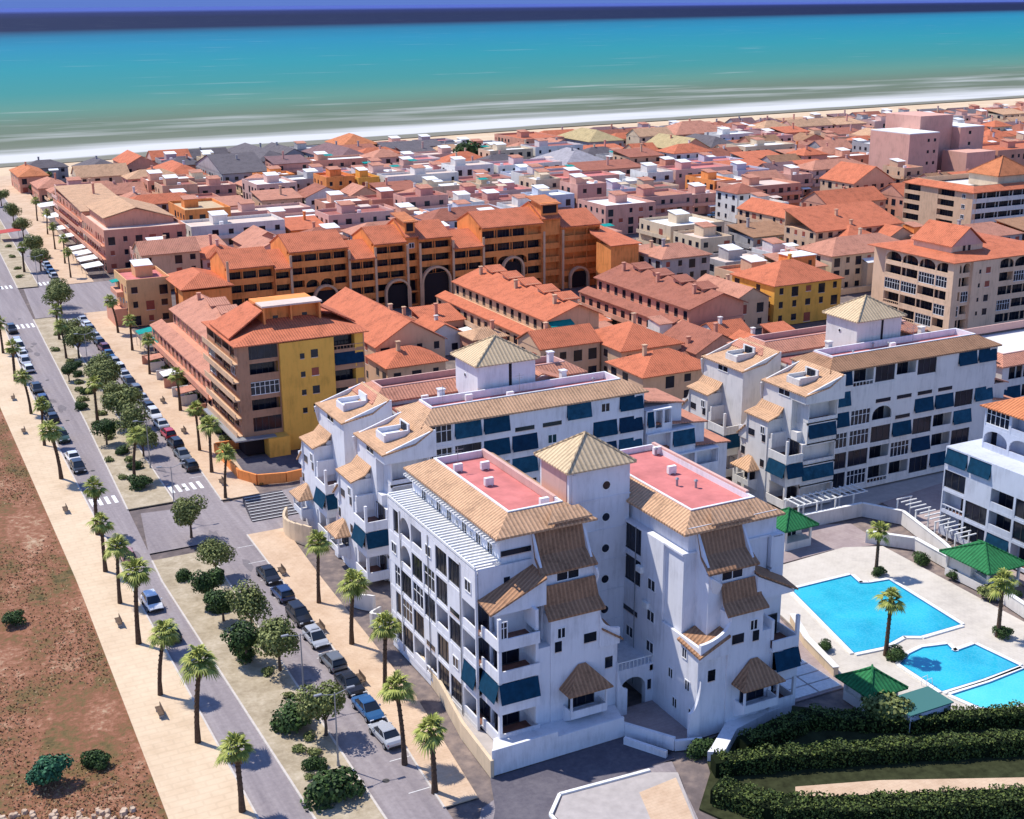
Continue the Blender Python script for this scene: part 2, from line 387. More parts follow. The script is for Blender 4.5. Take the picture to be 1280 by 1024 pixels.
def slabroof(B, pts, mat, th=0.18, name='roof', key=None):
    m = MB(B.T); m.slab(pts, th); return m.obj(name, mat, B.o)
def hip(B, x0, x1, y0, y1, z, h, ov, mat, name='roof', gable=None, wall=None):
    """hip roof; gable='x' or 'y' runs the ridge to the ends along that axis"""
    X0, X1, Y0, Y1 = x0-ov, x1+ov, y0-ov, y1+ov; w, d = X1-X0, Y1-Y0; m = MB(B.T)
    if gable == 'x' or (gable is None and w >= d):
        e = 0 if gable else d/2; cy = (Y0+Y1)/2; a, b = (X0+e, cy, z+h), (X1-e, cy, z+h)
        A, Bq, Cq, D = (X0, Y0, z), (X1, Y0, z), (X1, Y1, z), (X0, Y1, z)
        m.slab([A, Bq, b, a], .16); m.slab([Cq, D, a, b], .16)
        if not gable: m.slab([D, A, a], .16); m.slab([Bq, Cq, b], .16)
        elif wall is not None:
            for xx in (x0+.02, x1-.02): g = B.put('wall', wall); g.slab([(xx, y0, z-.1), (xx, y1, z-.1), (xx, cy, z+h-.15)], 0.001) if False else g.add([(xx-.1, y0, z-.1), (xx-.1, y1, z-.1), (xx-.1, cy, z+h-.2), (xx+.1, y0, z-.1), (xx+.1, y1, z-.1), (xx+.1, cy, z+h-.2)], [(0, 1, 2), (5, 4, 3), (0, 2, 5, 3), (1, 4, 5, 2)])
    else:
        e = 0 if gable else w/2; cx = (X0+X1)/2; a, b = (cx, Y0+e, z+h), (cx, Y1-e, z+h)
        A, Bq, Cq, D = (X0, Y0, z), (X1, Y0, z), (X1, Y1, z), (X0, Y1, z)
        m.slab([D, A, a, b], .16); m.slab([Bq, Cq, b, a], .16)
        if not gable: m.slab([A, Bq, a], .16); m.slab([Cq, D, b], .16)
        elif wall is not None:
            for yy in (y0+.02, y1-.02): g = B.put('wall', wall); g.add([(x0, yy-.1, z-.1), (x1, yy-.1, z-.1), (cx, yy-.1, z+h-.2), (x0, yy+.1, z-.1), (x1, yy+.1, z-.1), (cx, yy+.1, z+h-.2)], [(0, 1, 2), (5, 4, 3), (0, 2, 5, 3), (1, 4, 5, 2)])
    return m.obj(name, mat, B.o)
def fringe(B, x0, x1, y0, y1, z, dz, w, mat, ov=0.35, sides='SWNE', capmat=None):
    """tiled skirt round a flat roof: outer eave at z, inner top at z+dz"""
    X0, X1, Y0, Y1 = x0-ov, x1+ov, y0-ov, y1+ov; i0, i1, j0, j1 = x0+w, x1-w, y0+w, y1-w; t = z+dz
    if 'S' in sides: slabroof(B, [(X0, Y0, z), (X1, Y0, z), (i1, j0, t), (i0, j0, t)], mat, .2)
    if 'N' in sides: slabroof(B, [(X1, Y1, z), (X0, Y1, z), (i0, j1, t), (i1, j1, t)], mat, .2)
    if 'W' in sides: slabroof(B, [(X0, Y1, z), (X0, Y0, z), (i0, j0, t), (i0, j1, t)], mat, .2)
    if 'E' in sides: slabroof(B, [(X1, Y0, z), (X1, Y1, z), (i1, j1, t), (i1, j0, t)], mat, .2)
    c = B.put('parapet', capmat or WH)
    c.box(i0-.02, i1+.02, j0-.02, j0+.22, z, t+.08); c.box(i0-.02, i1+.02, j1-.22, j1+.02, z, t+.08)
    c.box(i0-.02, i0+.22, j0+.22, j1-.22, z, t+.08); c.box(i1-.22, i1+.02, j0+.22, j1-.22, z, t+.08)
# ---------------------------------------------------------------- ground, sea, beach, roads
def lerp_table(tab, y):
    if y <= tab[0][0]: return tab[0][1]
    for (a, va), (b, vb) in zip(tab, tab[1:]):
        if y <= b: return va+(vb-va)*(y-a)/(b-a)
    return tab[-1][1]
LW = [(40, 14.5), (60, 15.5), (95, 16.5), (146, 17.8), (224, 18.3), (560, 24)]            # outer edge of the wide promenade
K1 = [(40, 22.7), (92, 23.0), (140, 23.0), (188, 23.4), (231, 24.0), (280, 25.8), (315, 27.5), (560, 36)]
M1 = [(40, 27.7), (91, 27.3), (142, 26.7), (208, 29.6), (315, 33.5), (560, 43)]
M2 = [(40, 31.5), (88, 32.3), (143, 33.4), (208, 34.6), (315, 38.2), (560, 47.5)]
K2 = [(60, 36.6), (87, 37.4), (100, 38.4), (160, 39.6), (197, 41.0), (285, 42.8), (356, 45.5), (560, 53)]
RO = [(60, 38.0), (84, 40.2), (104, 42.4), (135, 43.4), (182, 46), (249, 48.5), (307, 50.5), (440, 57), (560, 63)]
def ribbon(mb, ta, tb, y0, y1, z, step=6, top=None):
    ys = [y0]
    while ys[-1]+step < y1: ys.append(ys[-1]+step)
    ys.append(y1)
    for a, b in zip(ys, ys[1:]):
        q = [(lerp_table(ta, a), a), (lerp_table(tb, a), a), (lerp_table(tb, b), b), (lerp_table(ta, b), b)]
        if top is None: mb.add([(x, y, z) for x, y in q], [(0, 1, 2, 3)])
        else:
            mb.add([(x, y, z) for x, y in q]+[(x, y, top) for x, y in q], [(4, 5, 6, 7), (0, 4, 7, 3), (1, 2, 6, 5)]+([(0, 1, 5, 4)] if a == y0 else [])+([(3, 7, 6, 2)] if b == y1 else []))
SANDY = ground_mat('dusty_ground', [(0.3, (0.09, 0.075, 0.075)), (0.48, (0.16, 0.13, 0.125)), (0.6, (0.27, 0.21, 0.18)), (0.7, (0.38, 0.31, 0.26))], 0.05, 0.8)
ASPH = ground_mat('asphalt', [(0.3, (0.19, 0.165, 0.175)), (0.5, (0.27, 0.235, 0.24)), (0.7, (0.36, 0.32, 0.32))], 0.25, 2.0, (3.0, 0.12, 1), 0.02)
ASPHD = ground_mat('dark_asphalt', [(0.3, (0.07, 0.065, 0.08)), (0.5, (0.11, 0.10, 0.12)), (0.7, (0.17, 0.155, 0.17))], 0.15, 1.6, (1, 1, 1), 0.02)
PAVE = ground_mat('beige_paving', [(0.3, (0.52, 0.385, 0.25)), (0.5, (0.64, 0.49, 0.335)), (0.7, (0.72, 0.57, 0.40))], 0.12, 0.5, (1, 1, 1), 0.01, 0.28)
PAVE2 = ground_mat('peach_paving', [(0.3, (0.46, 0.31, 0.20)), (0.5, (0.58, 0.42, 0.29)), (0.7, (0.68, 0.52, 0.37))], 0.2, 1.2, (1, 1, 1), 0.01, 0.7)
KERB = flat('kerb_stone', (0.55, 0.50, 0.45), 0.9, 0.2, 0, 0.12, 2)
MED = ground_mat('median_gravel', [(0.3, (0.24, 0.19, 0.12)), (0.5, (0.40, 0.33, 0.23)), (0.7, (0.56, 0.48, 0.36))], 0.35, 2.2)
LOT = ground_mat('dry_scrub_soil', [(0.34, (0.06, 0.055, 0.025)), (0.43, (0.15, 0.105, 0.045)), (0.50, (0.22, 0.10, 0.055)), (0.56, (0.30, 0.14, 0.085)), (0.62, (0.40, 0.27, 0.17)), (0.70, (0.58, 0.45, 0.32))], 0.16, 1.3, (1, 0.55, 1), 0.3)
DECK = ground_mat('pale_deck', [(0.3, (0.44, 0.40, 0.35)), (0.5, (0.58, 0.53, 0.46)), (0.7, (0.66, 0.61, 0.54))], 0.15, 1.0, (1, 1, 1), 0.005, 0.9)
MAUVE = ground_mat('mauve_paving', [(0.3, (0.26, 0.20, 0.20)), (0.5, (0.36, 0.29, 0.28)), (0.7, (0.44, 0.36, 0.34))], 0.2, 1.3, (1, 1, 1), 0.01, 0.6)
BEACH = ground_mat('beach_sand', [(0.3, (0.50, 0.36, 0.23)), (0.5, (0.62, 0.47, 0.31)), (0.7, (0.70, 0.56, 0.40))], 0.02, 0.3, (1, 3, 1))

g = MB(); g.add([(-3000, -600, -0.15), (9000, -600, -0.15), (9000, 545, -0.15), (-3000, 545, -0.15)], [(0, 1, 2, 3)]); structure('ground', g, SANDY)
g = MB(); XS = [-3000, -400, 60, 200, 330, 470, 600, 760, 1200, 9000]
def shore(x): return 612+.13*max(0, min(x, 350)-60)+max(0, min(x, 1500)-350)*0.07
for a, b in zip(XS, XS[1:]):
    g.add([(a, 540, -0.10), (b, 540, -0.10), (b, shore(b)+12, -1.6), (a, shore(a)+12, -1.6)], [(0, 1, 2, 3)])
structure('beach', g, BEACH)
# sea: water colour by distance from the shore, with haze painted in far out
m, nt, b = newmat('sea_water'); ge = nd(nt, 'ShaderNodeNewGeometry'); P = ge.outputs['Position']
sp = nd(nt, 'ShaderNodeSeparateXYZ'); nt.links.new(P, sp.inputs[0]); X, Y = sp.outputs[0], sp.outputs[1]
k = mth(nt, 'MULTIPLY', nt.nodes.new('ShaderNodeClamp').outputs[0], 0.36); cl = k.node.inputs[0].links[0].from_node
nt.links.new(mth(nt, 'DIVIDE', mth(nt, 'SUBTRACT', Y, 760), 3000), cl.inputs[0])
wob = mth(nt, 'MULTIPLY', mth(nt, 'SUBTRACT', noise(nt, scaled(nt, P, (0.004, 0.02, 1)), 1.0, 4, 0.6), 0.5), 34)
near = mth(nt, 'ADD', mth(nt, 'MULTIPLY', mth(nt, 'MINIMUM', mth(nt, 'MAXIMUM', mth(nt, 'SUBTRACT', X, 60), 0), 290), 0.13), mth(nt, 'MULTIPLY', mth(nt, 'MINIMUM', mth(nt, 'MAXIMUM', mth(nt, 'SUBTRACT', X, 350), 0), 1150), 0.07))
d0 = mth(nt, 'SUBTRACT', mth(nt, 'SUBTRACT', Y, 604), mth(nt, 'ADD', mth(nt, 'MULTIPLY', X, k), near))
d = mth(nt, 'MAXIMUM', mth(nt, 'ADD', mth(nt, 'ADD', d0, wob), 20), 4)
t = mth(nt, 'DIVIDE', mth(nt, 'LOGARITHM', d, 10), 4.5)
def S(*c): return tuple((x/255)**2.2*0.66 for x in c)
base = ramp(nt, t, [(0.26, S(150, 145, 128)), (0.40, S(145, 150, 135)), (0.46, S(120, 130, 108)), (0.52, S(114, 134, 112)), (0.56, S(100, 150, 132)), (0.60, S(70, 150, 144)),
                    (0.66, S(48, 150, 158)), (0.72, S(36, 140, 168)), (0.752, S(34, 122, 154)), (0.770, S(38, 88, 120)), (0.785, S(22, 32, 68)), (0.86, S(20, 28, 66)), (0.92, S(34, 42, 96)), (0.98, S(80, 100, 180))])  # last stops paint periwinkle haze into the far water
# breaking surf and foam streaks
sf = noise(nt, scaled(nt, P, (0.006, 0.028, 1)), 1.0, 4, 0.6)
band1 = ramp(nt, t, [(0.315, (0, 0, 0)), (0.34, (1.0,)*3), (0.39, (1.0,)*3), (0.42, (.4,)*3), (0.46, (.08,)*3), (0.49, (.3,)*3), (0.52, (.12,)*3), (0.57, (0, 0, 0))])
foam = ramp(nt, mth(nt, 'ADD', mth(nt, 'MULTIPLY', band1, 0.55), mth(nt, 'MULTIPLY', sf, 0.75)), [(0.47, (0, 0, 0)), (0.84, (1, 1, 1))])
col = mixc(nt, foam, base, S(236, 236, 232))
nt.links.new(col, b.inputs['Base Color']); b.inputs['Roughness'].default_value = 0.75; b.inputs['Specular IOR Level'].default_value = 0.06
bump(nt, b, noise(nt, scaled(nt, P, (0.05, 0.18, 1)), 1.0, 4, 0.6), 0.5, 0.5)
g = MB(); SX = [-60000, -3000, -400, 60, 350, 700, 1200, 9000, 200000]; SY = [0, 1, 5, 40, 300]
for a, b_ in zip(SX, SX[1:]):
    ya = shore(a)-14; yb = shore(b_)-14
    prev = (ya, yb)
    for yy in (900, 2000, 8000, 250000): g.add([(a, prev[0], -0.9), (b_, prev[1], -0.9), (b_, yy, -0.9), (a, yy, -0.9)], [(0, 1, 2, 3)]); prev = (yy, yy)
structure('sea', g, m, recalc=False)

g = MB(); g.add([(-200, 40, -0.05), (lerp_table(LW, 40)+.3, 40, -0.05)]+[(lerp_table(LW, y)+.3, y, -0.05) for y in (95, 146, 224, 228)]+[(-200, 226, -0.05)], [(0, 1, 2, 3, 4, 5, 6)]); structure('vacant_lot', g, LOT)
g = MB(); ribbon(g, K1, M1, 40, 560, 0.0); structure('road', g, ASPH)
g = MB(); ribbon(g, M2, K2, 60, 560, 0.004); structure('road', g, ASPH)
g = MB()   # crossings and side streets
for (pts, z) in (([(27, 151), (39.5, 151), (60, 149), (60, 166), (40, 163.5), (29, 165)], 0.008), ([(33, 290), (60, 290), (60, 324), (35, 324)], 0.008), ([(-60, 290), (30, 290), (32, 322), (-60, 322)], 0.006),
                 ([(31, 70), (40, 84.5), (43.5, 86), (58, 83), (52, 66), (31, 40)], -0.004)):
    g.add([(x, y, z) for x, y in pts], [tuple(range(len(pts)))])
structure('road', g, ASPH)
g = MB(); g.add([(41.0, 83.9, 0.02), (42.6, 88.1, 0.02), (57.0, 88.4, 0.02), (58.5, 83.2, 0.02), (46.7, 83.1, 0.02), (44.6, 80.9, 0.02), (43.5, 70, 0.02), (36, 70, .02), (38.5, 80, .02)], [tuple(range(9))]); structure('driveway', g, ASPHD)
g = MB(); g.prism([(44.9, 80.7), (46.8, 82.8), (55.3, 82.3), (57.4, 81.2), (54.5, 74), (45, 70)], -0.1, 0.10); structure('pavement', g, CONC)
g = MB(); g.prism([(52.8, 80.2), (56.8, 80.6), (54.4, 74.2), (50.6, 73.6)], 0.1, 0.112); structure('pavement', g, PAVE2)
g = MB()
for a, b_ in (((44.6, 80.9), (46.7, 83.1)), ((46.7, 83.1), (55.4, 82.6)), ((44.6, 80.9), (44.4, 74))):
    dx, dy = b_[0]-a[0], b_[1]-a[1]; L = math.hypot(dx, dy); nx, ny = -dy/L*.15, dx/L*.15
    g.prism([(a[0]-nx, a[1]-ny), (b_[0]-nx, b_[1]-ny), (b_[0]+nx, b_[1]+ny), (a[0]+nx, a[1]+ny)], 0.0, 0.22)
structure('kerb', g, WHITEP)
# pavements with kerbs
g = MB(); ribbon(g, LW, K1, 40, 289, 0, top=0.12); ribbon(g, LW, K1, 323, 560, 0, top=0.12); structure('promenade', g, PAVE)
g = MB()
for y0, y1 in ((86, 151), (164.5, 290), (324, 556)): ribbon(g, K2, RO, y0, y1, 0, top=0.12)
structure('pavement', g, PAVE2)
g = MB()
def kerbline(tab, y0, y1, off):
    t2 = [(y, v+off) for y, v in tab]; ribbon(g, tab if off > 0 else t2, t2 if off > 0 else tab, y0, y1, 0, top=0.15)
for y0, y1 in ((86, 151), (164.5, 290), (324, 556)): kerbline(K2, y0, y1, -0.18)
kerbline(K1, 40, 289, 0.18); kerbline(K1, 323, 556, 0.18)
MEDS = [(40, 148.5), (167, 289), (325, 552)]
for y0, y1 in MEDS: kerbline(M1, y0, y1, -0.2); kerbline(M2, y0, y1, 0.2)
structure('kerb', g, KERB)
g = MB()
for y0, y1 in MEDS: ribbon(g, M1, M2, y0, y1, 0, top=0.13)
structure('median', g, MED)
# bay lines and zebra crossings
g = MB()
def stripe(x0, x1, y0, y1, z=0.014): g.add([(x0, y0, z), (x1, y0, z), (x1, y1, z), (x0, y1, z)], [(0, 1, 2, 3)])
for (ta, tb, y0, y1) in ((K1, M1, 170.5, 173.5), (M2, K2, 170.5, 173.5), (K1, M1, 282, 286), (M2, K2, 282, 286), (K1, M1, 326, 330), (M2, K2, 326, 330)):
    a, b_ = lerp_table(ta, y0)+.5, lerp_table(tb, y0)-.4; x = a
    while x+.5 < b_: stripe(x, x+.5, y0, y1); x += 1.0
for y in [92+5.3*i for i in range(12)]+[178+5.4*i for i in range(20)]:
    x = lerp_table(K2, y)-0.2; stripe(x-2.1, x, y-2.7, y-2.62)
structure('road_marking', g, WHITEP)
g = MB(); rr_ = random.Random(8)
for i in range(22):
    y_ = rr_.uniform(108, 300); ta, tb = ((K1, M1), (M2, K2))[i % 2]; x_ = rr_.uniform(lerp_table(ta, y_)+.8, lerp_table(tb, y_)-1.4); n_ = 9
    g.add([(x_+rr_.uniform(.35, .7)*math.cos(2*PI*j/n_), y_+rr_.uniform(.8, 2.6)*math.sin(2*PI*j/n_), 0.0105+i*.00004) for j in range(n_)], [tuple(range(n_))])
structure('asphalt_patch', g, flat('patch_tar', (.19, .17, .18), .95, .1, 0, .15, 1.5))
iron = flat('iron_cover', (.06, .055, .05), .6, .3); mc = MB(); mc.cyl(0, 0, -.03, .012, .33, .33, 14); mc.cyl(0, 0, .012, .016, .25, .25, 14); mcm = mc.mesh('manhole_cover', iron)
NTH = ['first', 'second', 'third', 'fourth', 'fifth', 'sixth', 'seventh', 'eighth']
for i in range(16):
    y_ = 92+i*13.3; o = bpy.data.objects.new('manhole_cover', mcm); C.objects.link(o); o.location = ((lerp_table(K1, y_)+lerp_table(M1, y_))/2+.4 if i % 2 else (lerp_table(M2, y_)+lerp_table(K2, y_))/2-.6, y_, 0.0)
    tag(o, 'dark round manhole cover in the %s roadway, %s cover from the near end' % ('promenade-side' if i % 2 else 'building-side', NTH[i//2]), 'manhole cover', 'manhole covers in the roadways')

# zebra-like steps up the side street
st = Bld('stairway', 'broad dark stairway with pale edges between the ochre block and the white block', 'stairway', 40.8, 155)
a = st.put('step', flat('dark_step', (.10, .09, .10), .9, .2, 0, .2, 2)); c = st.put('nosing', WHITEP)
for i in range(9):
    a.box(0.4+i*0.1, 6.6, i*0.8, i*0.8+0.8, 0, 0.16+i*0.1); c.box(0.4+i*0.1, 6.6, i*0.8-0.02, i*0.8+0.10, 0.162+i*0.1, 0.185+i*0.1)
st.done()
# ---------------------------------------------------------------- the white apartment blocks
def pyr(B, x0, x1, y0, y1, z, h, ov, mat, name='roof'):
    m = MB(B.T); cx, cy = (x0+x1)/2, (y0+y1)/2; c = [(x0-ov, y0-ov, z), (x1+ov, y0-ov, z), (x1+ov, y1+ov, z), (x0-ov, y1+ov, z)]
    for i in range(4): m.slab([c[i], c[(i+1) % 4], (cx, cy, z+h)], .14)
    r = B.put('ridge', mat)
    for i in range(4):
        p, q = Vector(c[i])+Vector((0, 0, .05)), Vector((cx, cy, z+h+.05)); r.T = B.T; r.tube([p, q], 0.11, 5)
    return m.obj(name, mat, B.o)
def gable_end(B, T, xw, xm, xb, xbay, m1, m2, yg, wall, tm, tl, zl=13.2, bayz=(2.3, 4.9, 6.9), m2x=None, xlow=None, zlow=0, ys=-.35):
    """stepped end of a wing; local x across, y outwards. xw wall span, xm span of the two big skirts, xb balcony column, m1/m2 = (ytop,ztop,ylow,zlow)"""
    old = B.T; B.T = T; w = B.put('wall', wall); m2x = m2x or xm
    # body under the upper skirt, and body to the gable plane under the lower one
    a, b = xm; w.box(a+.01, b-.01, -0.5, m1[2]-.35, zlow, m1[3]-.1); w.box(a+.3, b-.3, -0.5, m1[0]+(m1[2]-m1[0])*.3, m1[3]-.1, m1[3]+(m1[1]-m1[3])*.28)
    if zlow: w.box(xlow, b-.02, -0.5, m1[2]-.36, 0, zlow)
    c, d = m2x; w.box(c+.15, d-.15, -0.4, m2[2]-.3, 0.01, m2[3]-.05); w.box(c+.4, d-.4, 0, m2[0]+(m2[2]-m2[0])*.3, m2[3]-.05, m2[3]+(m2[1]-m2[3])*.28)
    # side cheeks that follow the skirts
    for x in (a, b-.22): w.add([(x, -.5, m1[1]-.1), (x, m1[0], m1[1]-.1), (x, m1[2]-.3, m1[3]), (x, -.5, m1[3]-1), (x+.22, -.5, m1[1]-.1), (x+.22, m1[0], m1[1]-.1), (x+.22, m1[2]-.3, m1[3]), (x+.22, -.5, m1[3]-1)],
                               [(0, 1, 2, 3), (7, 6, 5, 4), (0, 4, 5, 1), (1, 5, 6, 2), (2, 6, 7, 3), (3, 7, 4, 0)])
    # shoulder walls at lower height
    lo, hi = xw
    if hi > d: w.box(d-.15, hi, -.45, m2[2]-.45, 0.0, 8.6)
    if xb[1] < c: w.box(xb[1]-.02, c+.15, -.45, m2[2]-.42, 0.0, 9.3)
    # skirts: steep then shallow, like bell-cast eaves
    def skirt(x0, x1, m, k=0.35):
        y0, z0, y1, z1 = m; ym, zm = y0+(y1-y0)*k, z1+(z0-z1)*0.33
        r = MB(T); r.slab([(x0, y0, z0), (x1, y0, z0), (x1+.1, ym, zm), (x0-.1, ym, zm)], .18); r.slab([(x0-.1, ym, zm), (x1+.1, ym, zm), (x1+.25, y1, z1), (x0-.25, y1, z1)], .18)
        r.obj('roof', tm, B.o)
    skirt(a, b, m1); skirt(c, d, m2)
    if hi > d: slabroof(B, [(d-.1, 0, 10.4), (d-.1, m2[2]+.1, 10.0), (hi+.3, m2[2]+.1, 8.5), (hi+.3, 0, 8.9)], tm)
    # curved gable shoulders
    yq = m2[2]-.42
    def scroll(x0, z0, x1, z1, zb, n=8):
        pts = [(x0, zb)]+[(x0+(x1-x0)*(1-math.cos(PI/2*q/n)), z0+(z1-z0)*math.sin(PI/2*q/n)) for q in range(n+1)]+[(x1, zb)]; n2 = len(pts)
        w.add([(x, yq-.02, z) for x, z in pts]+[(x, yq+.3, z) for x, z in pts], [tuple(range(n2)), tuple(range(2*n2-1, n2-1, -1))]+[(q, n2+q, n2+(q+1) % n2, (q+1) % n2) for q in range(n2)])
    if hi > d: scroll(d-.3, m2[3]-.3, hi+.05, 9.6, 8.0); scroll(hi-.1, 6.0, hi+1.0, 3.0, 0.0)
    w.add([(b-.1, m1[2]-.6, m1[3]-.2), (b-.1, m1[2]+.2, m1[3]-.4), (d+.1, m2[0]+.3, m2[1]+.1), (d+.1, m2[0]-.6, m2[1]-2.2), (b+.12, m1[2]-.6, m1[3]-.2), (b+.12, m1[2]+.2, m1[3]-.4), (d+.3, m2[0]+.3, m2[1]+.1), (d+.3, m2[0]-.6, m2[1]-2.2)], [(0, 1, 2, 3), (7, 6, 5, 4), (0, 4, 5, 1), (1, 5, 6, 2), (2, 6, 7, 3), (3, 7, 4, 0)])
    # windows between the skirts and small openings
    B.win((a+b)/2, m1[2]-.35, m1[3]-1.15, 0, 1, 2.4, 0.9, 'win')
    B.win(c+1.2, m2[2]-.3, m2[3]-2.2, 0, 1, .9, 1.1, 'win')
    if hi-d > 1.2: B.win((d+hi)/2, m2[2]-.45, 5.6, 0, 1, 0.8, 1.1, 'plain')
    for wx, wz, ww_, wh_ in ((c+.9, 8.6, .7, 1.0), (d-1.2, 8.8, 1.3, .9), (c+1.0, 7.3-2.2, .8, 1.0)):
        if not (xbay[0]-.8 < wx < xbay[1]+.6 and wz < bayz[2]+.2): B.win(wx, m2[2]-.3, wz, 0, 1, ww_, wh_, 'plain')
    if xlow or zlow or ys > 1:   # recessed roof terrace cut into the upper skirt
        dx = a+(b-a)*.5; dm = B.put('dormer', wall, ('d', xw, m1)); dm.T = T; y0_, y1_ = m1[0]+1.6, m1[0]+4.6; zb_ = m1[3]
        dm.box(dx-1.3, dx+1.3, y0_, y0_+.2, zb_, zb_+2.0); dm.box(dx-1.3, dx-1.1, y0_+.2, y1_, zb_, zb_+1.3); dm.box(dx+1.1, dx+1.3, y0_+.2, y1_, zb_, zb_+1.3); dm.box(dx-1.3, dx+1.3, y1_, y1_+.2, zb_, zb_+1.1); dm.box(dx-1.1, dx+1.1, y0_+.2, y1_, zb_+.55, zb_+.75)
        B.win(dx, y0_+.2, zb_+.8, 0, 1, 1.6, 1.1, 'door')
    # oriel bay with its own little roof
    p, q = xbay; z0, z1, z2 = bayz; y = m2[2]-.3
    ow = B.put('bay', wall, 'oriel'); ow.T = T
    ow.add([(p, y, z0-.9), (q, y, z0-.9), (q, y+1.5, z0), (p, y+1.5, z0), (p, y, z0+.1), (q, y, z0+.1), (q, y+1.5, z0+.1), (p, y+1.5, z0+.1)], [(0, 1, 2, 3), (7, 6, 5, 4), (0, 4, 5, 1), (1, 5, 6, 2), (2, 6, 7, 3), (3, 7, 4, 0)])
    ow.box(p, q, y+1.38, y+1.5, z0+.1, z0+.8); ow.box(p, p+.12, y, y+1.38, z0+.1, z0+.8); ow.box(q-.12, q, y, y+1.38, z0+.1, z0+.8)
    for x in (p, q-.18): ow.box(x, x+.18, y+1.32, y+1.5, z0+.8, z1)
    ow.box(p, q, y+1.3, y+1.5, z1-.25, z1)
    r = MB(T); mx = (p+q)/2; e = .4
    r.slab([(p-e, y+1.9, z1), (q+e, y+1.9, z1), (mx+.4, y+.1, z2), (mx-.4, y+.1, z2)], .15); r.slab([(p-e, y, z1), (p-e, y+1.9, z1), (mx-.4, y+.1, z2)], .15); r.slab([(q+e, y+1.9, z1), (q+e, y, z1), (mx+.4, y+.1, z2)], .15)
    r.obj('bay_roof', tl, B.o)
    B.win(mx, y+.02, z0+.3, 0, 1, (q-p)*.7, 1.7, 'door')
    # balcony column
    low = xb[0]+xb[1] < a+b
    s, t = xb; yo = yg; yi = yg-2.6; z = 1.0
    bw = B.put('balcony', wall, 'column'); bw.T = T; core = B.put('wall', wall)
    core.box(s+1.3 if low else s, t if low else t-1.3, -.4, yi, 0, zl)
    for k, zz in enumerate((1.0, 4.1, 7.2, 10.3)):
        if zz+2 > zl: break
        bw.box(s, t, ys, yo, zz-.18, zz+.06)
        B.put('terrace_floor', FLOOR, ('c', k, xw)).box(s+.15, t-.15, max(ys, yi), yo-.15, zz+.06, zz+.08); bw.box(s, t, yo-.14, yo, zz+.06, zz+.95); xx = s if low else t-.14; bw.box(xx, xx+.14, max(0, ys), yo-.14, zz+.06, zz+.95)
        bw.box(xx, xx+.3 if low else xx+.14, yo-.3, yo, zz+.95, zz+2.95)
        yy = t-.3 if low else s; bw.box(yy, yy+.3, yi, yo-.3, zz+.95, zz+2.95)
        if k == 1:
            aw = MB(T); aw.slab([(s, yo+.0, zz+2.85), (t-.2, yo+.0, zz+2.85), (t-.2, yo+.5, zz+1.1), (s, yo+.5, zz+1.1)], .04)
            xo = s-.5 if low else t+.5; xi = s if low else t
            aw.slab([(xi, max(.3, ys), zz+2.85), (xi, yo, zz+2.85), (xo, yo, zz+1.1), (xo, max(.3, ys), zz+1.1)], .04); aw.obj('awning', BLUE, B.o)
        if k == 3:
            n = 5
            for j in range(n): xj = s+.15+(t-s-.3)*j/n; B.win(xj+(t-s-.3)/n/2, yo-.1, zz+.95, 0, 1, (t-s-.3)/n, 1.7, 'grid')
            sx = -1 if low else 1; xf = s+.1 if low else t-.1
            for j in range(3): B.win(xf, .6+j*(yo-.9)/3+.3, zz+.95, sx, 0, (yo-.9)/3, 1.7, 'grid')
        else: B.win((s+t)/2, yi+.01, zz+.1, 0, 1, (t-s)*.6, 2.1, 'door')
    # lean-to roof over the balcony column
    yk = max(ys, -.3)
    if ys < 1: core.add([(s, -.3, zl-.1), (a+.1, -.3, zl-.1), (a+.1, -.3, zl+2.7), (s, -.3, zl+.4), (s, yo*.7, zl-.1), (a+.1, yo*.7, zl-.1), (a+.1, yo*.7, zl+2.3), (s, yo*.7, zl+.05)], [(0, 1, 2, 3), (7, 6, 5, 4), (0, 4, 5, 1), (1, 5, 6, 2), (2, 6, 7, 3), (3, 7, 4, 0)])
    if ys > 1: pass
    elif low: slabroof(B, [(a+.1, -.3, zl+3.0), (s-.3, -.3, zl+.6), (s-.3, yo*.75, zl+.2), (a+.1, yo*.75, zl+2.6)], tl)
    else: slabroof(B, [(b-.1, -.3, zl+3.0), (t+.3, -.3, zl+.6), (t+.3, yo*.75, zl+.2), (b-.1, yo*.75, zl+2.6)], tl)
    B.reset(old)

# ---- near left wing (A)
A = Bld('apartment_wing', 'white stepped apartment wing nearest the boulevard, long slatted pergola below its pink roof terrace', 'apartment building', 44.5, 94.5, fine=True)
w = A.put('wall', WH); w.box(1.7, 12.0, 0.2, 20.3, 0, 16.0)
facade(A, (0, 20.5), (0, 3.0), 1.0, 3.0, ['PPorPP', 'PGPsPW', 'GPGPoP', 'WaPGPs', 'PaoWPP'], WH, 1.45)
facade(A, (0, 3.0), (0, -0.0), 1.0, 3.0, ['o', 'b', 'o', 'o', 'W'], WH, 1.45, fins=False)
facade(A, (12, 0.2), (12, 20.5), 1.0, 3.0, ['WoWo']*5, WH, 1.2)
facade(A, (12, 20.5), (0, 20.5), 1.0, 3.0, ['WooW']*5, WH, 1.2)
w.box(0.05, 12, 0.05, 20.45, 15.86, 16.06); w.box(0, .2, 0, 20.5, 16.06, 16.55)
w.box(2.6, 11.6, 0.3, 20.0, 16.06, 19.3); w.box(.05, 11.9, 3.0, 20.4, .02, 1.0)
w.box(0.3, 6.2, -0.05, .12, 13.5, 16.6)
A.win(3.1, -0.05, 14.2, 0, -1, .6, 1.2, 'plain'); A.win(4.3, .25, 17.3, 0, -1, 3.2, .45, 'plain')
for y in (2.2, 4.6, 7.6, 11.0, 13.4, 17): A.win(2.6, y, 16.7, -1, 0, 1.1, 1.3, 'win')
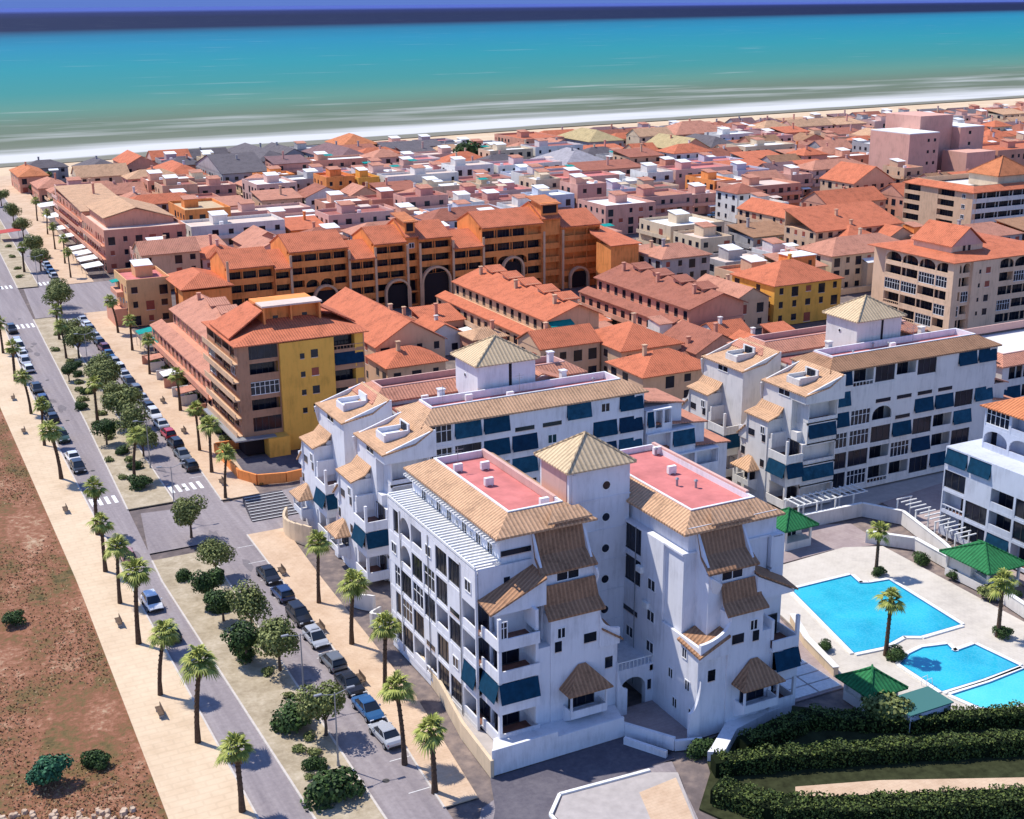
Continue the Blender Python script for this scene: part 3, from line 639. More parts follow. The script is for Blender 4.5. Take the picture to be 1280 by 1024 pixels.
for y in (6.1, 9.2, 15): A.win(2.6, y, 17.1, -1, 0, .6, .6, 'win')
pg = MB()
for i in range(34): pg.box(0.0, 2.6, .2+i*.6, .42+i*.6, 16.95, 17.1)
pg.box(-.05, .1, 0, 20.4, 16.72, 16.95); pg.box(2.35, 2.55, 0, 20.4, 16.72, 16.95)
for i in range(8): pg.box(.0, .14, .1+i*2.88, .24+i*2.88, 16.5, 16.72)
pg.obj('pergola', WHITEP, A.o)
pg = MB()
for i in range(36): pg.box(1.75, 3.0, .1+i*.57, .26+i*.57, 18.75, 18.9)
pg.box(1.8, 1.92, 0, 20.4, 18.62, 18.75); pg.obj('pergola', WHITEP, A.o)
fringe(A, 2.3, 11.9, 0.0, 20.4, 19.35, 1.25, 2.0, TAN, sides='SW'); fringe(A, 2.3, 11.9, 0.0, 20.4, 19.3, 1.2, 1.98, TAN, ov=.1, sides='NE', capmat=ROSE)
p = MB(); p.box(4.5, 9.8, 2.1, 18.3, 19.5, 19.95); p.obj('roof_terrace', PINKR, A.o)
CL = [(A, 5, 9.2, 3, 17.5, 19.95, 1, 5)]
w = A.put('parapet', ROSE); w.box(9.6, 9.95, 3.2, 18.4, 20.0, 20.75)
slabroof(A, [(8.2, .8, 20.6), (10.9, 0.8, 20.6), (11.6, -.5, 19.9), (7.0, -.5, 19.9)], TAN, .2)
gable_end(A, lambda x, y: (x, -y), (2.3, 12.9), (5.7, 11.1), (0.5, 4.6), (7.1, 10.9), (-.2, 19.3, 2.0, 15.8), (1.9, 14.6, 3.5, 12.05), 3.5, WH, BROWN, BROWN)  # brown tile carries the shade of these slopes in its colour
# the plinth with slots and its raised side garden
pl = A.put('plinth', WH); T0 = A.T
A.T = lambda x, y: (x-44.5, y-94.5); pl.T = A.T
pl.prism([(42.9, 88.3), (56.4, 88.45), (57.2, 91.4), (44.6, 91.4)], 0, 1.6); pl.prism([(42.9, 88.3), (49.5, 88.38), (49.5, 88.62), (43.1, 88.6)], 1.6, 2.5)
for x in (45.4, 49, 53): A.win(x+1.2, 88.33+.012*(x-43), 1.05, 0, -1, 2.0+(x > 46)*.6, .28, 'plain')
pl.prism([(49.5, 88.38), (56.4, 88.45), (56.4, 88.7), (49.5, 88.6)], 1.6, 2.0)
A.reset(T0)
# side garden wall along the pavement
sw = Bld('garden_wall', 'peach garden wall curving along the pavement beneath the near white wing', 'wall', 43, 89)
s1 = sw.put('wall', CREAM); pts = [(42.88, 88.1), (43.3, 95), (44.6, 103), (45.3, 112), (45.6, 118)]
for (a, b_) in zip(pts, pts[1:]):
    ax, ay, bx, by = a[0]-43, a[1]-89, b_[0]-43, b_[1]-89; s1.prism([(ax-.22, ay), (bx-.22, by), (bx+.1, by), (ax+.1, ay)], 0, 1.7)
sw.done()
g = MB(); g.prism([(43.4, 89.2), (48, 91.2), (44.9, 94.4), (46, 118), (45.5, 118), (44.7, 103)], -.1, 0.7); structure('terrace', g, CONC)
g = MB(); g.prism([(46, 118), (49.5, 118), (50, 127), (52, 129), (64, 129), (61, 115.2), (44.6, 115.2)], -.1, 0.15); structure('courtyard', g, MAUVE)
for i, (y0, y1, lab, mt) in enumerate(((118.3, 121.5, 'low curved white garden wall with planting, second of three beside the pavement', WH2), (123.2, 128.6, 'low curved white garden wall below the bluish stepped gables', WH2), (143.5, 153.5, 'tall curved cream wall end beside the dark stairway', CREAM))):
    q = Bld('curved_wall', lab, 'wall', 44, y0, 'curved garden walls by the pavement'); ww = q.put('wall', mt); n = 8; h = 1.6 if i < 2 else 2.4
    for k in range(n):
        t0, t1 = k/n, (k+1)/n
        f = lambda t: (1.6*math.sin(t*PI)*(-1)+(1.5 if i < 2 else 1.2), (y1-y0)*t)
        (xa, ya), (xb, yb) = f(t0), f(t1); ww.prism([(xa, ya), (xb, yb), (xb+.35, yb), (xa+.35, ya)], 0, h*(1-.4*t0)+.3)
    q.done()

def clutter(B, x0, x1, y0, y1, z, seed, n=6):
    rr = random.Random(seed)
    for i in range(n):
        x, y = rr.uniform(x0, x1), rr.uniform(y0, y1); k = rr.random()
        if k < .45: q = B.put('air_conditioner', WHITEP, i); q.box(x, x+.9, y, y+.4, z+.12, z+.85); q.box(x+.1, x+.2, y, y+.4, z, z+.12); q.box(x+.7, x+.8, y, y+.4, z, z+.12)
        elif k < .75: q = B.put('vent', STEEL, i); q.cyl(x, y, z, z+.7, .12, .12, 8); q.cyl(x, y, z+.7, z+.85, .22, .1, 8)
        else:
            q = B.put('antenna', STEEL, i); q.cyl(x, y, z, z+2.6, .03, .03, 5); q.box(x-.6, x+.6, y-.015, y+.015, z+2.3, z+2.33); q.box(x-.4, x+.4, y-.015, y+.015, z+2.0, z+2.03)
# ---- stair tower between the wings
clutter(*CL[0])
for i, y in enumerate((3.1, 10.3, 17.2)): q = A.put('drain_pipe', STEEL, i); q.cyl(-.07, y, .8, 16.2, .05, .05, 6)
A.done()
Tw = Bld('stair_tower', 'pale stair tower with round windows and pyramid roof between the two near white wings', 'tower', 55.7, 97.6, fine=True)
w = Tw.put('wall', WH); w.box(0, 6.6, 0, 5.6, 0, 22.9)
for k in range(1, 7): w.box(-.06, 6.66, -.06, 5.66, 3.2*k+.4, 3.2*k+.52)
w.box(.3, .7, -.12, 0, 0, 22.5)
for k in range(6): Tw.win(4.0, 0, 4.6+3.2*k-.2, 0, -1, 1.0, 1.0, 'round')
Tw.win(0, 2.6, 20.3, -1, 0, .5, .9, 'plain')
pr = Tw.put('wall', ROSE, 'pink'); pr.box(-.07, 0, 0.4, 5.2, 17.6, 22.6)  # rose panel paints the sunlit warmth of the left face
pyr(Tw, 0, 6.6, 0, 5.6, 22.9, 2.5, .45, TANP); Tw.done()

# ---- near right wing (B): mirrored
Bb = Bld('apartment_wing', 'white stepped apartment wing between the stair tower and the swimming pools, pink roof terrace', 'apartment building', 61.9, 88, fine=True)
w = Bb.put('wall', WH); w.box(0.3, 9.6, .2, 20.5, 0, 17.0)
facade(Bb, (0, 21), (0, 3.0), 1.0, 3.2, ['WPRWw', 'PoPWW', 'PPWsW', 'PSoPW', 'oPoPw'], WH, 1.3)
facade(Bb, (11.2, -.3), (11.2, 21), 1.0, 3.2, ['oWooW']*5, WH, 1.3)
facade(Bb, (11.2, 21), (0, 21), 1.0, 3.2, ['WooW']*5, WH, 1.2)
w.box(-.03, .25, -3.0, 2.99, 0, 9.2); w.box(.05, 11.1, .05, 20.9, 16.86, 17.05); w.box(.8, 10.6, .3, 20.6, 17.05, 19.3); w.box(0.02, 11, -3, 21, 0, 1.0)
for y, z in ((-.9, 7.2), (-1.5, 4.2), (1.2, 4.2), (-2.2, 1.6), (.4, 1.5)): Bb.win(-.03, y, z, -1, 0, .8, 1.1, 'win')
fringe(Bb, .4, 10.9, .2, 20.8, 19.0, 1.2, 1.7, TAN, sides='SWE'); fringe(Bb, .4, 10.9, .2, 20.8, 18.95, 1.2, 1.68, TAN, ov=.1, sides='N', capmat=ROSE)
p = MB(); p.box(2.3, 9.1, 2.0, 19.0, 19.2, 19.7); p.obj('roof_terrace', PINKR, Bb.o)
CL.append((Bb, 3, 8.4, 3, 18, 19.7, 2, 6))
w = Bb.put('parapet', ROSE); w.box(9.0, 9.35, 3.0, 19, 19.7, 20.5)
slabroof(Bb, [(3.6, .9, 20.3), (6.8, .9, 20.3), (7.6, -.3, 19.5), (2.8, -.3, 19.5)], TAN, .2)
gable_end(Bb, lambda x, y: (11.3-x, -y), (0.4, 11.3), (4.6, 9.7), (0.4, 3.4), (3.4, 7.3), (-.2, 19.0, 2.2, 15.7), (2.0, 14.4, 3.5, 11.9), 3.5, WH, BROWN, BROWN, zl=12.2, m2x=(4.3, 8.4))  # shade of the mirrored skirts painted in by the brown tile
# bevelled base parapet and ramp wall
pl = Bb.put('plinth', WH); pl.prism([(-1.2, -6.5), (.1, -7.2), (3.4, -4.6), (8, -3.6), (10.6, -3.4), (10.6, -3.0), (3.2, -3.2), (-.3, -5.9)], 0, 1.0)
clutter(*CL[1])
for i, (x, y) in enumerate(((-.07, 7.6), (-.07, 14.2))): q = Bb.put('drain_pipe', STEEL, i); q.cyl(x, y, .5, 17, .05, .05, 6)
for i, (y, z) in enumerate(((5, 9.6), (10.5, 6.4), (12, 12.9), (6.2, 12.8), (4.2, 3.6))): q = Bb.put('air_conditioner', WHITEP, 40+i); q.box(-.38, -.02, y, y+.85, z, z+.6)
Bb.done()
# gateway between the wings
gt = Bld('gateway', 'white arched gateway with balustrade between the two near wings', 'gateway', 57.2, 92.2, fine=True)
w = gt.put('wall', WH)
old, = (gt.T,)
for x0, x1, z0, z1 in ((0, 1.0, 0, 4.4), (3.9, 4.7, 0, 4.4), (1.0, 3.9, 3.6, 4.4)): w.box(x0, x1, 0, .6, z0, z1)
for q in range(8):
    t0, t1 = PI*q/8, PI*(q+1)/8; xa, xb = 2.45-1.45*math.cos(t0), 2.45-1.45*math.cos(t1); za, zb = 2.1+1.3*math.sin(t0), 2.1+1.3*math.sin(t1)
    w.add([(xa, 0, za), (xb, 0, zb), (xb, 0, 3.6), (xa, 0, 3.6), (xa, .6, za), (xb, .6, zb), (xb, .6, 3.6), (xa, .6, 3.6)], [(0, 1, 2, 3), (7, 6, 5, 4), (0, 4, 5, 1)])
r = gt.put('railing', WHITEP); r.box(0, 4.7, .05, .13, 5.1, 5.2)
for i in range(12): r.box(i*.42, i*.42+.06, .06, .12, 4.4, 5.1)
w.box(0, 4.7, .6, 5.0, 4.15, 4.38); w.box(.2, 4.5, 4.9, 5.1, 0, 4.15); gt.win(.5, 0, 1.7, 0, -1, .4, 1.0, 'plain'); gt.win(4.3, 0, 1.7, 0, -1, .4, 1.0, 'plain')
gt.done()
g = MB(); g.prism([(57.3, 92.2), (57.3, 88.7), (59.6, 84.6), (61.9, 84.4), (61.9, 92.2)], -.1, 0.35); structure('courtyard', g, MAUVE)
rw = Bld('ramp_wall', 'white low wall with dark ramp slot leading down beside the arched gateway', 'wall', 57, 88.6)
w = rw.put('wall', WH)
for (a, b_, h) in (((-.6, .3), (2.2, -4.2), 1.3), ((2.2, -4.2), (4.6, -5.0), 1.0), ((-1.2, -1.2), (0.9, -4.9), .7)):
    dx, dy = b_[0]-a[0], b_[1]-a[1]; L = math.hypot(dx, dy); nx, ny = -dy/L*.17, dx/L*.17
    w.prism([(a[0]-nx, a[1]-ny), (b_[0]-nx, b_[1]-ny), (b_[0]+nx, b_[1]+ny), (a[0]+nx, a[1]+ny)], 0, h)
k = rw.put('ramp', DARK); k.prism([(-.9, -.9), (1.2, -4.6), (1.9, -4.3), (-.5, -.2)], .03, .06); rw.done()

# ---- the two long blocks behind (C left, D right)
def long_block(ox, oy, label, wall, endwall, tfront, tskirt, rowsF, bal, steps=((35.5, 8.6), (33.2, 11.6), (31.6, 14.4))):
    Bk = Bld('apartment_block', label, 'apartment building', ox, oy, fine=True)     # origin: south-west corner of the slab
    w = Bk.put('wall', wall); ew = Bk.put('wall', endwall, 'end')
    # front slab x 0..30, y 0..8 ; rear slab y 13..21 ; link between
    w.box(0, 29.8, 1.6, 8.0, 0, 17.4); w.box(-1, 29, 13.2, 20.6, 0, 17.0); w.box(1, 28, 8.0, 13.2, 0, 16.2)
    facade(Bk, (0, 0), (30, 0), 0.6, 2.85, rowsF, wall, 1.5)
    facade(Bk, (-1, 20.8), (-1, 13.0), 0.6, 2.85, ['WoW']*5, endwall, 1.0)
    facade(Bk, (30, 0), (30, 8), 0.6, 2.85, ['WoW']*6, wall, 1.2)
    # front tile skirt and its terrace
    fringe(Bk, 0, 30, 0.2, 8.2, 17.75, 1.25, 2.1, tfront, ov=.5, sides='SE'); fringe(Bk, 0, 30, .2, 8.2, 17.7, 1.1, 2.0, tfront, ov=.15, sides='NW', capmat=ROSE)
    p = MB(); p.box(2.1, 27.9, 2.3, 6.1, 17.4, 18.2); p.obj('roof_terrace', PINKR, Bk.o)
    fringe(Bk, -1, 29, 13.2, 20.6, 17.2, 1.1, 1.9, tskirt, ov=.4, sides='SWNE', capmat=ROSE)
    p = MB(); p.box(1, 27, 15.2, 18.6, 17.0, 17.6); p.obj('roof_terrace', MAROON, Bk.o)
    p = MB(); p.box(1.02, 27.98, 8.3, 13.0, 16.2, 16.5); p.obj('roof_terrace', MAROON, Bk.o)
    # low parapets, chimneys and small gabled dormers on the roofs
    for x, y in ((22, 6.8), (25, 15.6), (5, 6.6), (16, 19)): c = Bk.put('chimney', wall, x); c.box(x, x+.7, y, y+.7, 17.5, 19.6); c.box(x-.1, x+.8, y-.1, y+.8, 19.6, 19.75)
    m = MB(); m.slab([(20.6, 9.2, 19.0), (24.4, 9.2, 17.6), (24.4, 13, 17.6), (20.6, 13, 19.0)], .15); m.slab([(20.6, 9.2, 19.0), (16.8, 9.2, 17.6), (16.8, 13, 17.6), (20.6, 13, 19.0)], .15); m.obj('roof', tskirt, Bk.o)
    w.box(17.3, 23.9, 9.5, 12.8, 16.4, 17.6)
    # tower
    w.box(10.3, 18.3, 7.0, 13.4, 16, 21.9); pyr(Bk, 10.3, 18.3, 7.0, 13.4, 21.9, 2.6, .5, TANP)
    Bk.win(10.3, 10.5, 19.6, -1, 0, .6, .9, 'round'); w2 = Bk.put('recess_shade', DARK); w2.box(14.6, 15.0, 6.985, 6.998, 17.6, 21.6)  # flat dark strip, shade of a recess painted on the tower
    # stepped west ends
    for oyy, kk in ((8.4, 0), (21.9, 1)):
        T = affine(0, oyy, 0, -1, -1, 0)
        T = lambda x, y, o=oyy: (-y, o-11+x)
        xm = (0.3, 9.0) if not kk else (0.0, 9.2)
        gable_end(Bk, T, (0.4, 10.6), xm, (0.4, 4.2), (6.4, 9.6), (-.2, 18.0, 6.2, 16.0), (5.6, 13.5, 8.5, 11.8), 8.4, endwall, TAN, TAN, zl=10.6, bayz=(2.3, 4.6, 6.0), m2x=(4.6, 9.3), ys=5.7, **({} if kk else dict(xlow=3.0, zlow=14.75)))
    clutter(Bk, 3, 27, 8.6, 12.6, 16.5, int(ox), 7); clutter(Bk, 3, 26, 3, 5.6, 18.2, int(ox)+1, 5)
    # stepping balconies on the front corner
    for k, (x0, x1, z) in enumerate(((-5.7, -.1, .6), (-5.7, -.1, 3.45), (-5.7, -.1, 6.3), (-5.0, -.1, 9.15), (-5.0, -.1, 12.0))):
        facade(Bk, (x0, -1.9), (x1, -1.9), z, 2.85, [bal[k]], wall, 1.5); w.box(x0, x1, -.4, 2.2, z-.3, z+2.5)
        w.box(x0+.02, x1, -1.85, 2.0, z+2.56, z+2.72)
    # stepping down on the right side
    for k, (x1, z1) in enumerate(steps):
        w.box(29.9, x1, .5+k*.4, 7.6, 0, z1); slabroof(Bk, [(29.9, .1+k*.4, z1+1.2), (x1+.3, .1+k*.4, z1+.1), (x1+.3, 7.9, z1+.1), (29.9, 7.9, z1+1.2)], tskirt)
        Bk.win(x1-1.2, .5+k*.4, z1-2.3, 0, -1, 1.2, 1.3, 'win')
        if x1 > 36: facade(Bk, (30.4+k*.02, -.8+k*.45), (x1-2.2, -.8+k*.45), z1-2.95-.02*k, 2.9, ['bPo' if k != 1 else 'Pb'], wall, 1.3)
        if k == 0: Bk.win(x1-3.4, .5, z1-5.3, 0, -1, 2.6, 1.9, 'grid'); Bk.win(x1-3.4, .5, z1-8.2, 0, -1, 2.6, 1.9, 'grid')
    Bk.done(); return Bk
Cb = long_block(55.5, 131.0, 'long white apartment block with blue awnings and sand tiled roof directly behind the stair tower', WH, WH, TAN, TERRA2,
                ['oPwoowbP', 'oGbWPbbo', 'GPbGobbP', 'PGobbPbb', 'GPbbWsbb', 'GbbssbWb'], ['o', 'o', 'o', 'r', 'G', 'o'], steps=((43.5, 8.8), (40.0, 12.0), (36.6, 15.0)))
Db = long_block(111.5, 126.5, 'long white apartment block with brown-edged roof and pyramid tower, directly beyond the pool garden', WH2, WH2, BROWN, TERRA2,
                ['PGroPbow', 'PPoGboPw', 'GGPbPobw', 'bGasbbPb', 'bwssssww', 'brPoPwbb'], ['o', 'b', 'G', 'b', 'G', 'b'])
# ---- white neighbour past the right end of block D
D2 = Bld('apartment_block', 'smaller white block with dark open balconies at the far end of the brown-edged block', 'apartment building', 148, 131)
w = D2.put('wall', WH2); w.box(1.3, 30, 1.5, 18, 0, 12.2); facade(D2, (0, 0), (30, 0), .4, 3.0, ['ooGoboo', 'oGooobo', 'boooGoo', 'oobGooo'], WH2, 1.4); facade(D2, (0, 18), (0, 0), .4, 3.0, ['WoW']*4, WH2, 1.2)
fringe(D2, 0, 30, 0, 18, 12.6, 1.1, 2.0, TERRA2, ov=.4, capmat=ROSE); D2.done()
# ---- cut-off block at the right edge (E)
Ee = Bld('apartment_block', 'blue-white stepped apartment block cut off by the right edge, navy awning on its corner', 'apartment building', 116, 84, fine=True)
w = Ee.put('wall', LILAC); w.box(1.5, 16, 1.5, 24.5, 0, 11.6); w.box(4.6, 16, 2, 22.5, 11.6, 17.0)
facade(Ee, (0, 26), (0, 0), .6, 2.8, ['oPbdPGo', 'rPoPsGo', 'Pwo PGsG'.replace(' ', ''), 'bbwWGPo'], LILAC, 1.4)
facade(Ee, (3.4, 23.6), (3.4, 0), 11.8, 2.7, ['aaGaGo', 'GoGbGG'], LILAC, 1.3)
facade(Ee, (0, 0), (16, 0), .6, 2.8, ['ooWo']*4, LILAC, 1.4); w.box(0.03, 16, .03, 26, 11.62, 11.82); w.box(1.3, 16, 24, 26, 0, 11.6)
hip(Ee, 3.4, 16, 0, 23.6, 17.2, 2.6, .5, ORTILE); Ee.done()
def ordi(n): return ['first', 'second', 'third', 'fourth', 'fifth', 'sixth', 'seventh', 'eighth', 'ninth', 'tenth', 'eleventh', 'twelfth', 'thirteenth', 'fourteenth', 'fifteenth', 'sixteenth', 'seventeenth', 'eighteenth', 'nineteenth', 'twentieth'][n] if n < 20 else str(n+1)+('th' if (n+1) % 10 not in (1, 2, 3) else {1: 'st', 2: 'nd', 3: 'rd'}[(n+1) % 10])
# ---------------------------------------------------------------- pool garden
def watermat(name, deep, light):
    m, nt, b = newmat(name); g = nd(nt, 'ShaderNodeNewGeometry'); P = g.outputs['Position']
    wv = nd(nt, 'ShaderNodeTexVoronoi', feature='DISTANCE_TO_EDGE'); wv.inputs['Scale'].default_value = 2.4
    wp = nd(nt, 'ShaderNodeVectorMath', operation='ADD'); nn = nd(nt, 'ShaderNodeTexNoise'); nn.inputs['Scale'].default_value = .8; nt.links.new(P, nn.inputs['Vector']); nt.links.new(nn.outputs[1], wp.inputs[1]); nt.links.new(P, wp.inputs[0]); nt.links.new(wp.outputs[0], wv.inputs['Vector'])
    ca = ramp(nt, wv.outputs[0], [(0.0, (1, 1, 1)), (0.12, (0.1,)*3), (.4, (0, 0, 0))])  # web of caustic light painted into the water colour
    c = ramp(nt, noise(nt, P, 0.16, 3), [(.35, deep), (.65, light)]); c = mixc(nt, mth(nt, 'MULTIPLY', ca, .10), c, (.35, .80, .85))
    nt.links.new(c, b.inputs['Base Color']); b.inputs['Roughness'].default_value = .08; b.inputs['Specular IOR Level'].default_value = .4
    bump(nt, b, noise(nt, P, 2.2, 3), .05, .35); return m
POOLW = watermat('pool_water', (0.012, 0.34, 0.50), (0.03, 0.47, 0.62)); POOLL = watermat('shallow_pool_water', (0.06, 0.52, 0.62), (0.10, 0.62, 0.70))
def poly_wall(mb, pts, th, z0, z1):
    n = len(pts); a = sum(pts[i][0]*pts[(i+1) % n][1]-pts[(i+1) % n][0]*pts[i][1] for i in range(n)); sg = 1 if a > 0 else -1
    for i in range(n):
        p, q = pts[i], pts[(i+1) % n]; dx, dy = q[0]-p[0], q[1]-p[1]; L = math.hypot(dx, dy) or 1; nx, ny = dy/L*th*sg, -dx/L*th*sg
        mb.prism([p, q, (q[0]+nx, q[1]+ny), (p[0]+nx, p[1]+ny)], z0, z1)
P1 = [(85.5, 90.7), (89.0, 90.3), (92.6, 91.2), (94.2, 90.3), (100.0, 90.3), (101.2, 102.6), (98.6, 103.0), (97.6, 103.5), (98.2, 105.7), (89.5, 105.8)]
P2 = [(87.7, 80.7), (88.0, 86.8), (90.4, 88.0), (92.6, 88.4), (95.4, 87.7), (94.9, 86.2), (97.9, 86.4), (98.4, 80.9), (93, 80.6)]
P3 = [(88.0, 79.9), (93.2, 79.9), (98.3, 80.3), (97.0, 77.0), (93.6, 75.4), (90.6, 75.3), (88.7, 76.8)]
g = MB(); DP = [(81.6, 88.6), (82.9, 96), (84.0, 98.5), (86.6, 111.5), (103, 112.5), (107.5, 110.5), (106.5, 86), (102, 71), (86.5, 75), (80, 80)]
g.prism(DP, -0.1, 0.05); structure('pool_deck', g, DECK)
for pts, mt, zz, lab in ((P1, POOLW, .10, 'large turquoise swimming pool with notched far edge and a palm at its near corner'), (P2, POOLW, .105, 'smaller turquoise pool in front of the large one, wavy far edge'), (P3, POOLL, .10, 'pale shallow paddling pool nearest the hedges')):
    g = Bld('swimming_pool', lab, 'swimming pool', pts[0][0], pts[0][1])
    loc = [(x-pts[0][0], y-pts[0][1]) for x, y in pts]
    c = g.put('coping', WHITEP); poly_wall(c, loc, .45, .05, .2); t_ = g.put('tile_line', flat('blue_pool_tile', (.02, .16, .35), .3, .4, 0, .2, 3)); poly_wall(t_, loc, -.12, .11, .17); w = g.put('water', mt); w.prism(loc, 0.04, zz); g.done()
def kiosk(v0, v1, u0, u1, z, h, label, open_=False):
    k = Bld('kiosk', label, 'kiosk', v0, u0, 'green-roofed kiosks in the pool garden'); W_, D_ = v1-v0, u1-u0; w = k.put('wall', WH2)
    w.box(.3, W_-.3, .3, D_-.3, 0, 1.0)
    for x, y in ((.3, .3), (W_-.55, .3), (.3, D_-.55), (W_-.55, D_-.55)): w.box(x, x+.25, y, y+.25, 1.0, z)
    w.box(.6, W_-.3, D_*.45, D_-.3, 1.0, z-.1)
    pyr(k, 0, W_, 0, D_, z, h, .3, GREEN); k.win(W_/2, D_*.45, .9, 0, -1, W_*.5, 1.2, 'grid'); k.done()
kiosk(95.6, 100.2, 114.6, 119.4, 2.9, 1.7, 'square kiosk with green tiled pyramid roof at the foot of the near right wing')
kiosk(107.8, 113.4, 94.2, 101.2, 2.9, 1.8, 'larger kiosk with green roof below the block at the right edge')
kiosk(78.2, 82.2, 80.3, 84.6, 2.3, 1.5, 'small green roofed kiosk beside the steps, between large pool and hedges')
wb = Bld('pool_shed', 'low pale blue shed half hidden behind the leafy bush near the hedges', 'shed', 79.6, 76.6); w = wb.put('wall', LILAC); w.box(0, 5, 0, 3.0, 0, 1.9); r = wb.put('roof', flat('teal_felt', (.05, .16, .15), .8)); r.box(-.15, 5.15, -.15, 3.15, 1.9, 2.02); wb.win(2.5, 0, .7, 0, -1, 1.5, .7, 'plain'); wb.done()
# terraces and walls around
g = MB(); g.prism([(86.8, 112), (101, 112.6), (108, 111), (109, 118), (102, 121), (84, 122), (76, 112), (73.5, 86), (81.5, 86), (83.5, 99)], -.1, 0.02); structure('pavement', g, MAUVE)
g = MB(); g.prism([(106.6, 84), (111.5, 84), (116, 104), (118, 126), (150, 126), (150, 110), (132, 60), (103, 60), (102, 70)], -.14, 0.01); structure('pavement', g, MAUVE)
g = MB(); g.prism([(100, 120.5), (112, 121.0), (145, 125.6), (145, 129), (100, 126.5)], -.14, .03); structure('pavement', g, CONC)
def wallrun(name, label, pts, h, th, mat, cap=None, group=None, cat='wall'):
    o = Bld(name, label, cat, pts[0][0], pts[0][1], group); w = o.put('wall', mat)
    for a, b_ in zip(pts, pts[1:]):
        ax, ay, bx, by = a[0]-pts[0][0], a[1]-pts[0][1], b_[0]-pts[0][0], b_[1]-pts[0][1]; dx, dy = bx-ax, by-ay; L = math.hypot(dx, dy); nx, ny = -dy/L*th/2, dx/L*th/2
        w.prism([(ax-nx, ay-ny), (bx-nx, by-ny), (bx+nx, by+ny), (ax+nx, ay+ny)], 0, h)
        if cap: c = o.put('coping', cap); c.prism([(ax-nx*1.4, ay-ny*1.4), (bx-nx*1.4, by-ny*1.4), (bx+nx*1.4, by+ny*1.4), (ax+nx*1.4, ay+ny*1.4)], h, h+.08)
    o.done(); return o
wallrun('retaining_wall', 'long cream retaining wall stepping along the far right side of the pool deck', [(106.5, 112.5), (110.2, 108), (109.2, 97), (106.6, 84), (104, 72)], 1.5, .4, WH2, WHITEP)
wallrun('garden_wall', 'white garden wall behind the large pool carrying the slatted pergola', [(100.8, 119.8), (112, 119.4), (114.6, 114.8), (111.8, 105), (110.6, 102)], 1.8, .35, WH2, WHITEP)
wallrun('garden_wall', 'low mottled wall between the large pool and the stepping-stone path', [(84.6, 99.5), (82.4, 94.5), (80.8, 88)], 1.0, .5, CREAM, WH2)
pg = Bld('pergola', 'long white slatted pergola over the walkway below the right-hand block', 'pergola', 100, 120); m_ = pg.put('beam', WHITEP); pp = pg.put('post', WHITEP)
for i in range(12):
    x = 2.2+i*1.0; m_.box(x, x+.14, 0.2, 3.2, 2.9, 3.03)
    if i % 3 == 0: pp.box(x, x+.16, .3, .46, 0, 2.8); pp.box(x, x+.16, 2.9, 3.06, 0, 2.8)
m_.box(2, 13.6, .3, .45, 2.8, 2.9); m_.box(2, 13.6, 2.9, 3.05, 2.8, 2.9)
for i in range(14):
    t_ = i/13; x, y = 14.6-2.2*t_, -4.0-13*t_; m_.box(x, x+2.6, y, y+.14, 2.9, 3.03)
    if i % 4 == 0: pp.box(x+.1, x+.26, y, y+.16, 0, 2.9); pp.box(x+2.3, x+2.46, y, y+.16, 0, 2.9)
pg.done()
sp_ = Bld('stepping_path', 'pale slab path with wide joints leading from the near right wing to the pools', 'path', 74, 86); m_ = sp_.put('slab', WHITEP)
for i in range(6):
    for j in range(2): m_.box(.5+j*2.9, 3.2+j*2.9, .4+i*1.7, 1.9+i*1.7, .02, .1)
sp_.done()
r2 = Bld('pool_rail', 'thin white handrail beside the smaller pool', 'railing', 86.9, 82); m_ = r2.put('rail', FRAME); m_.tube([(0, 0, .1), (0, 0, 1.0), (.9, .2, .9), (1.1, .25, .0)], .03, 5); m_.tube([(0, .6, .1), (0, .6, 1.0), (.9, .8, .9), (1.1, .85, .0)], .03, 5); r2.done()
# ---------------------------------------------------------------- ochre block (F)
F = Bld('apartment_building', 'tall ochre apartment building with bright yellow end wall and terracotta roof beside the boulevard', 'apartment building', 47.5, 180.5, fine=True)
w = F.put('wall', OCHRE); w.box(1.5, 19.0, 1.5, 17, 0, 16.6)
facade(F, (0, 17.2), (0, 0), 3.2, 2.75, ['PrPo', 'PooP', 'GPoo', 'GoPG', 'oPoP'], BRICKY, 1.5, fins=True)
facade(F, (0, 0), (6.2, 0), 3.2, 2.75, ['P', 'o', 'G', 'o', 'P'], BRICKY, 1.5, fins=False)
w.box(6.2, 14.6, -.5, 1.6, 0, 16.7)
facade(F, (14.6, 0), (19.6, 0), 3.2, 2.75, ['W', 'o', 'o', 'b', 'r'], BRICKY, 1.5, fins=False)
facade(F, (19.6, 0), (19.6, 17.2), 3.2, 2.75, ['Wo']*5, OCHRE, 1.3); w.box(18, 19.5, 1.5, 17, 0, 3.0)
for k, z in enumerate((14.0, 11.2, 8.4, 5.6)):
    F.win(9.6, -.5, z, 0, -1, .7, .8, 'plain'); F.win(11.5, -.5, z, 0, -1, 1.1, 1.2, 'shut' if k == 1 else 'plain')
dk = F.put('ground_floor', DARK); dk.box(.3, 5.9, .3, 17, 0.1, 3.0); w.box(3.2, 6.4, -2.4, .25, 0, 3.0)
sl = F.put('terrace', STEEL); sl.prism([(-1.6, -1.6), (4.6, -1.9), (4.6, -0.5), (0, -.3), (0, 17), (-1.6, 17)], 2.9, 3.12)
pr = F.put('podium_wall', ORANGE); poly_wall(pr, [(-3.2, 4), (-3.2, -9), (-1.6, -12.2), (2.2, -13.2), (7.5, -12.6), (9.5, -9), (9.5, 0), (7.5, 0), (7.5, 4)], .3, 0, 1.5)
for a_, b2, c2, d2 in ((-.6, 20.2, -.7, 4.4),): pass
hip(F, 0, 19.6, 0, 17.2, 17.0, 2.4, .6, TERRA)
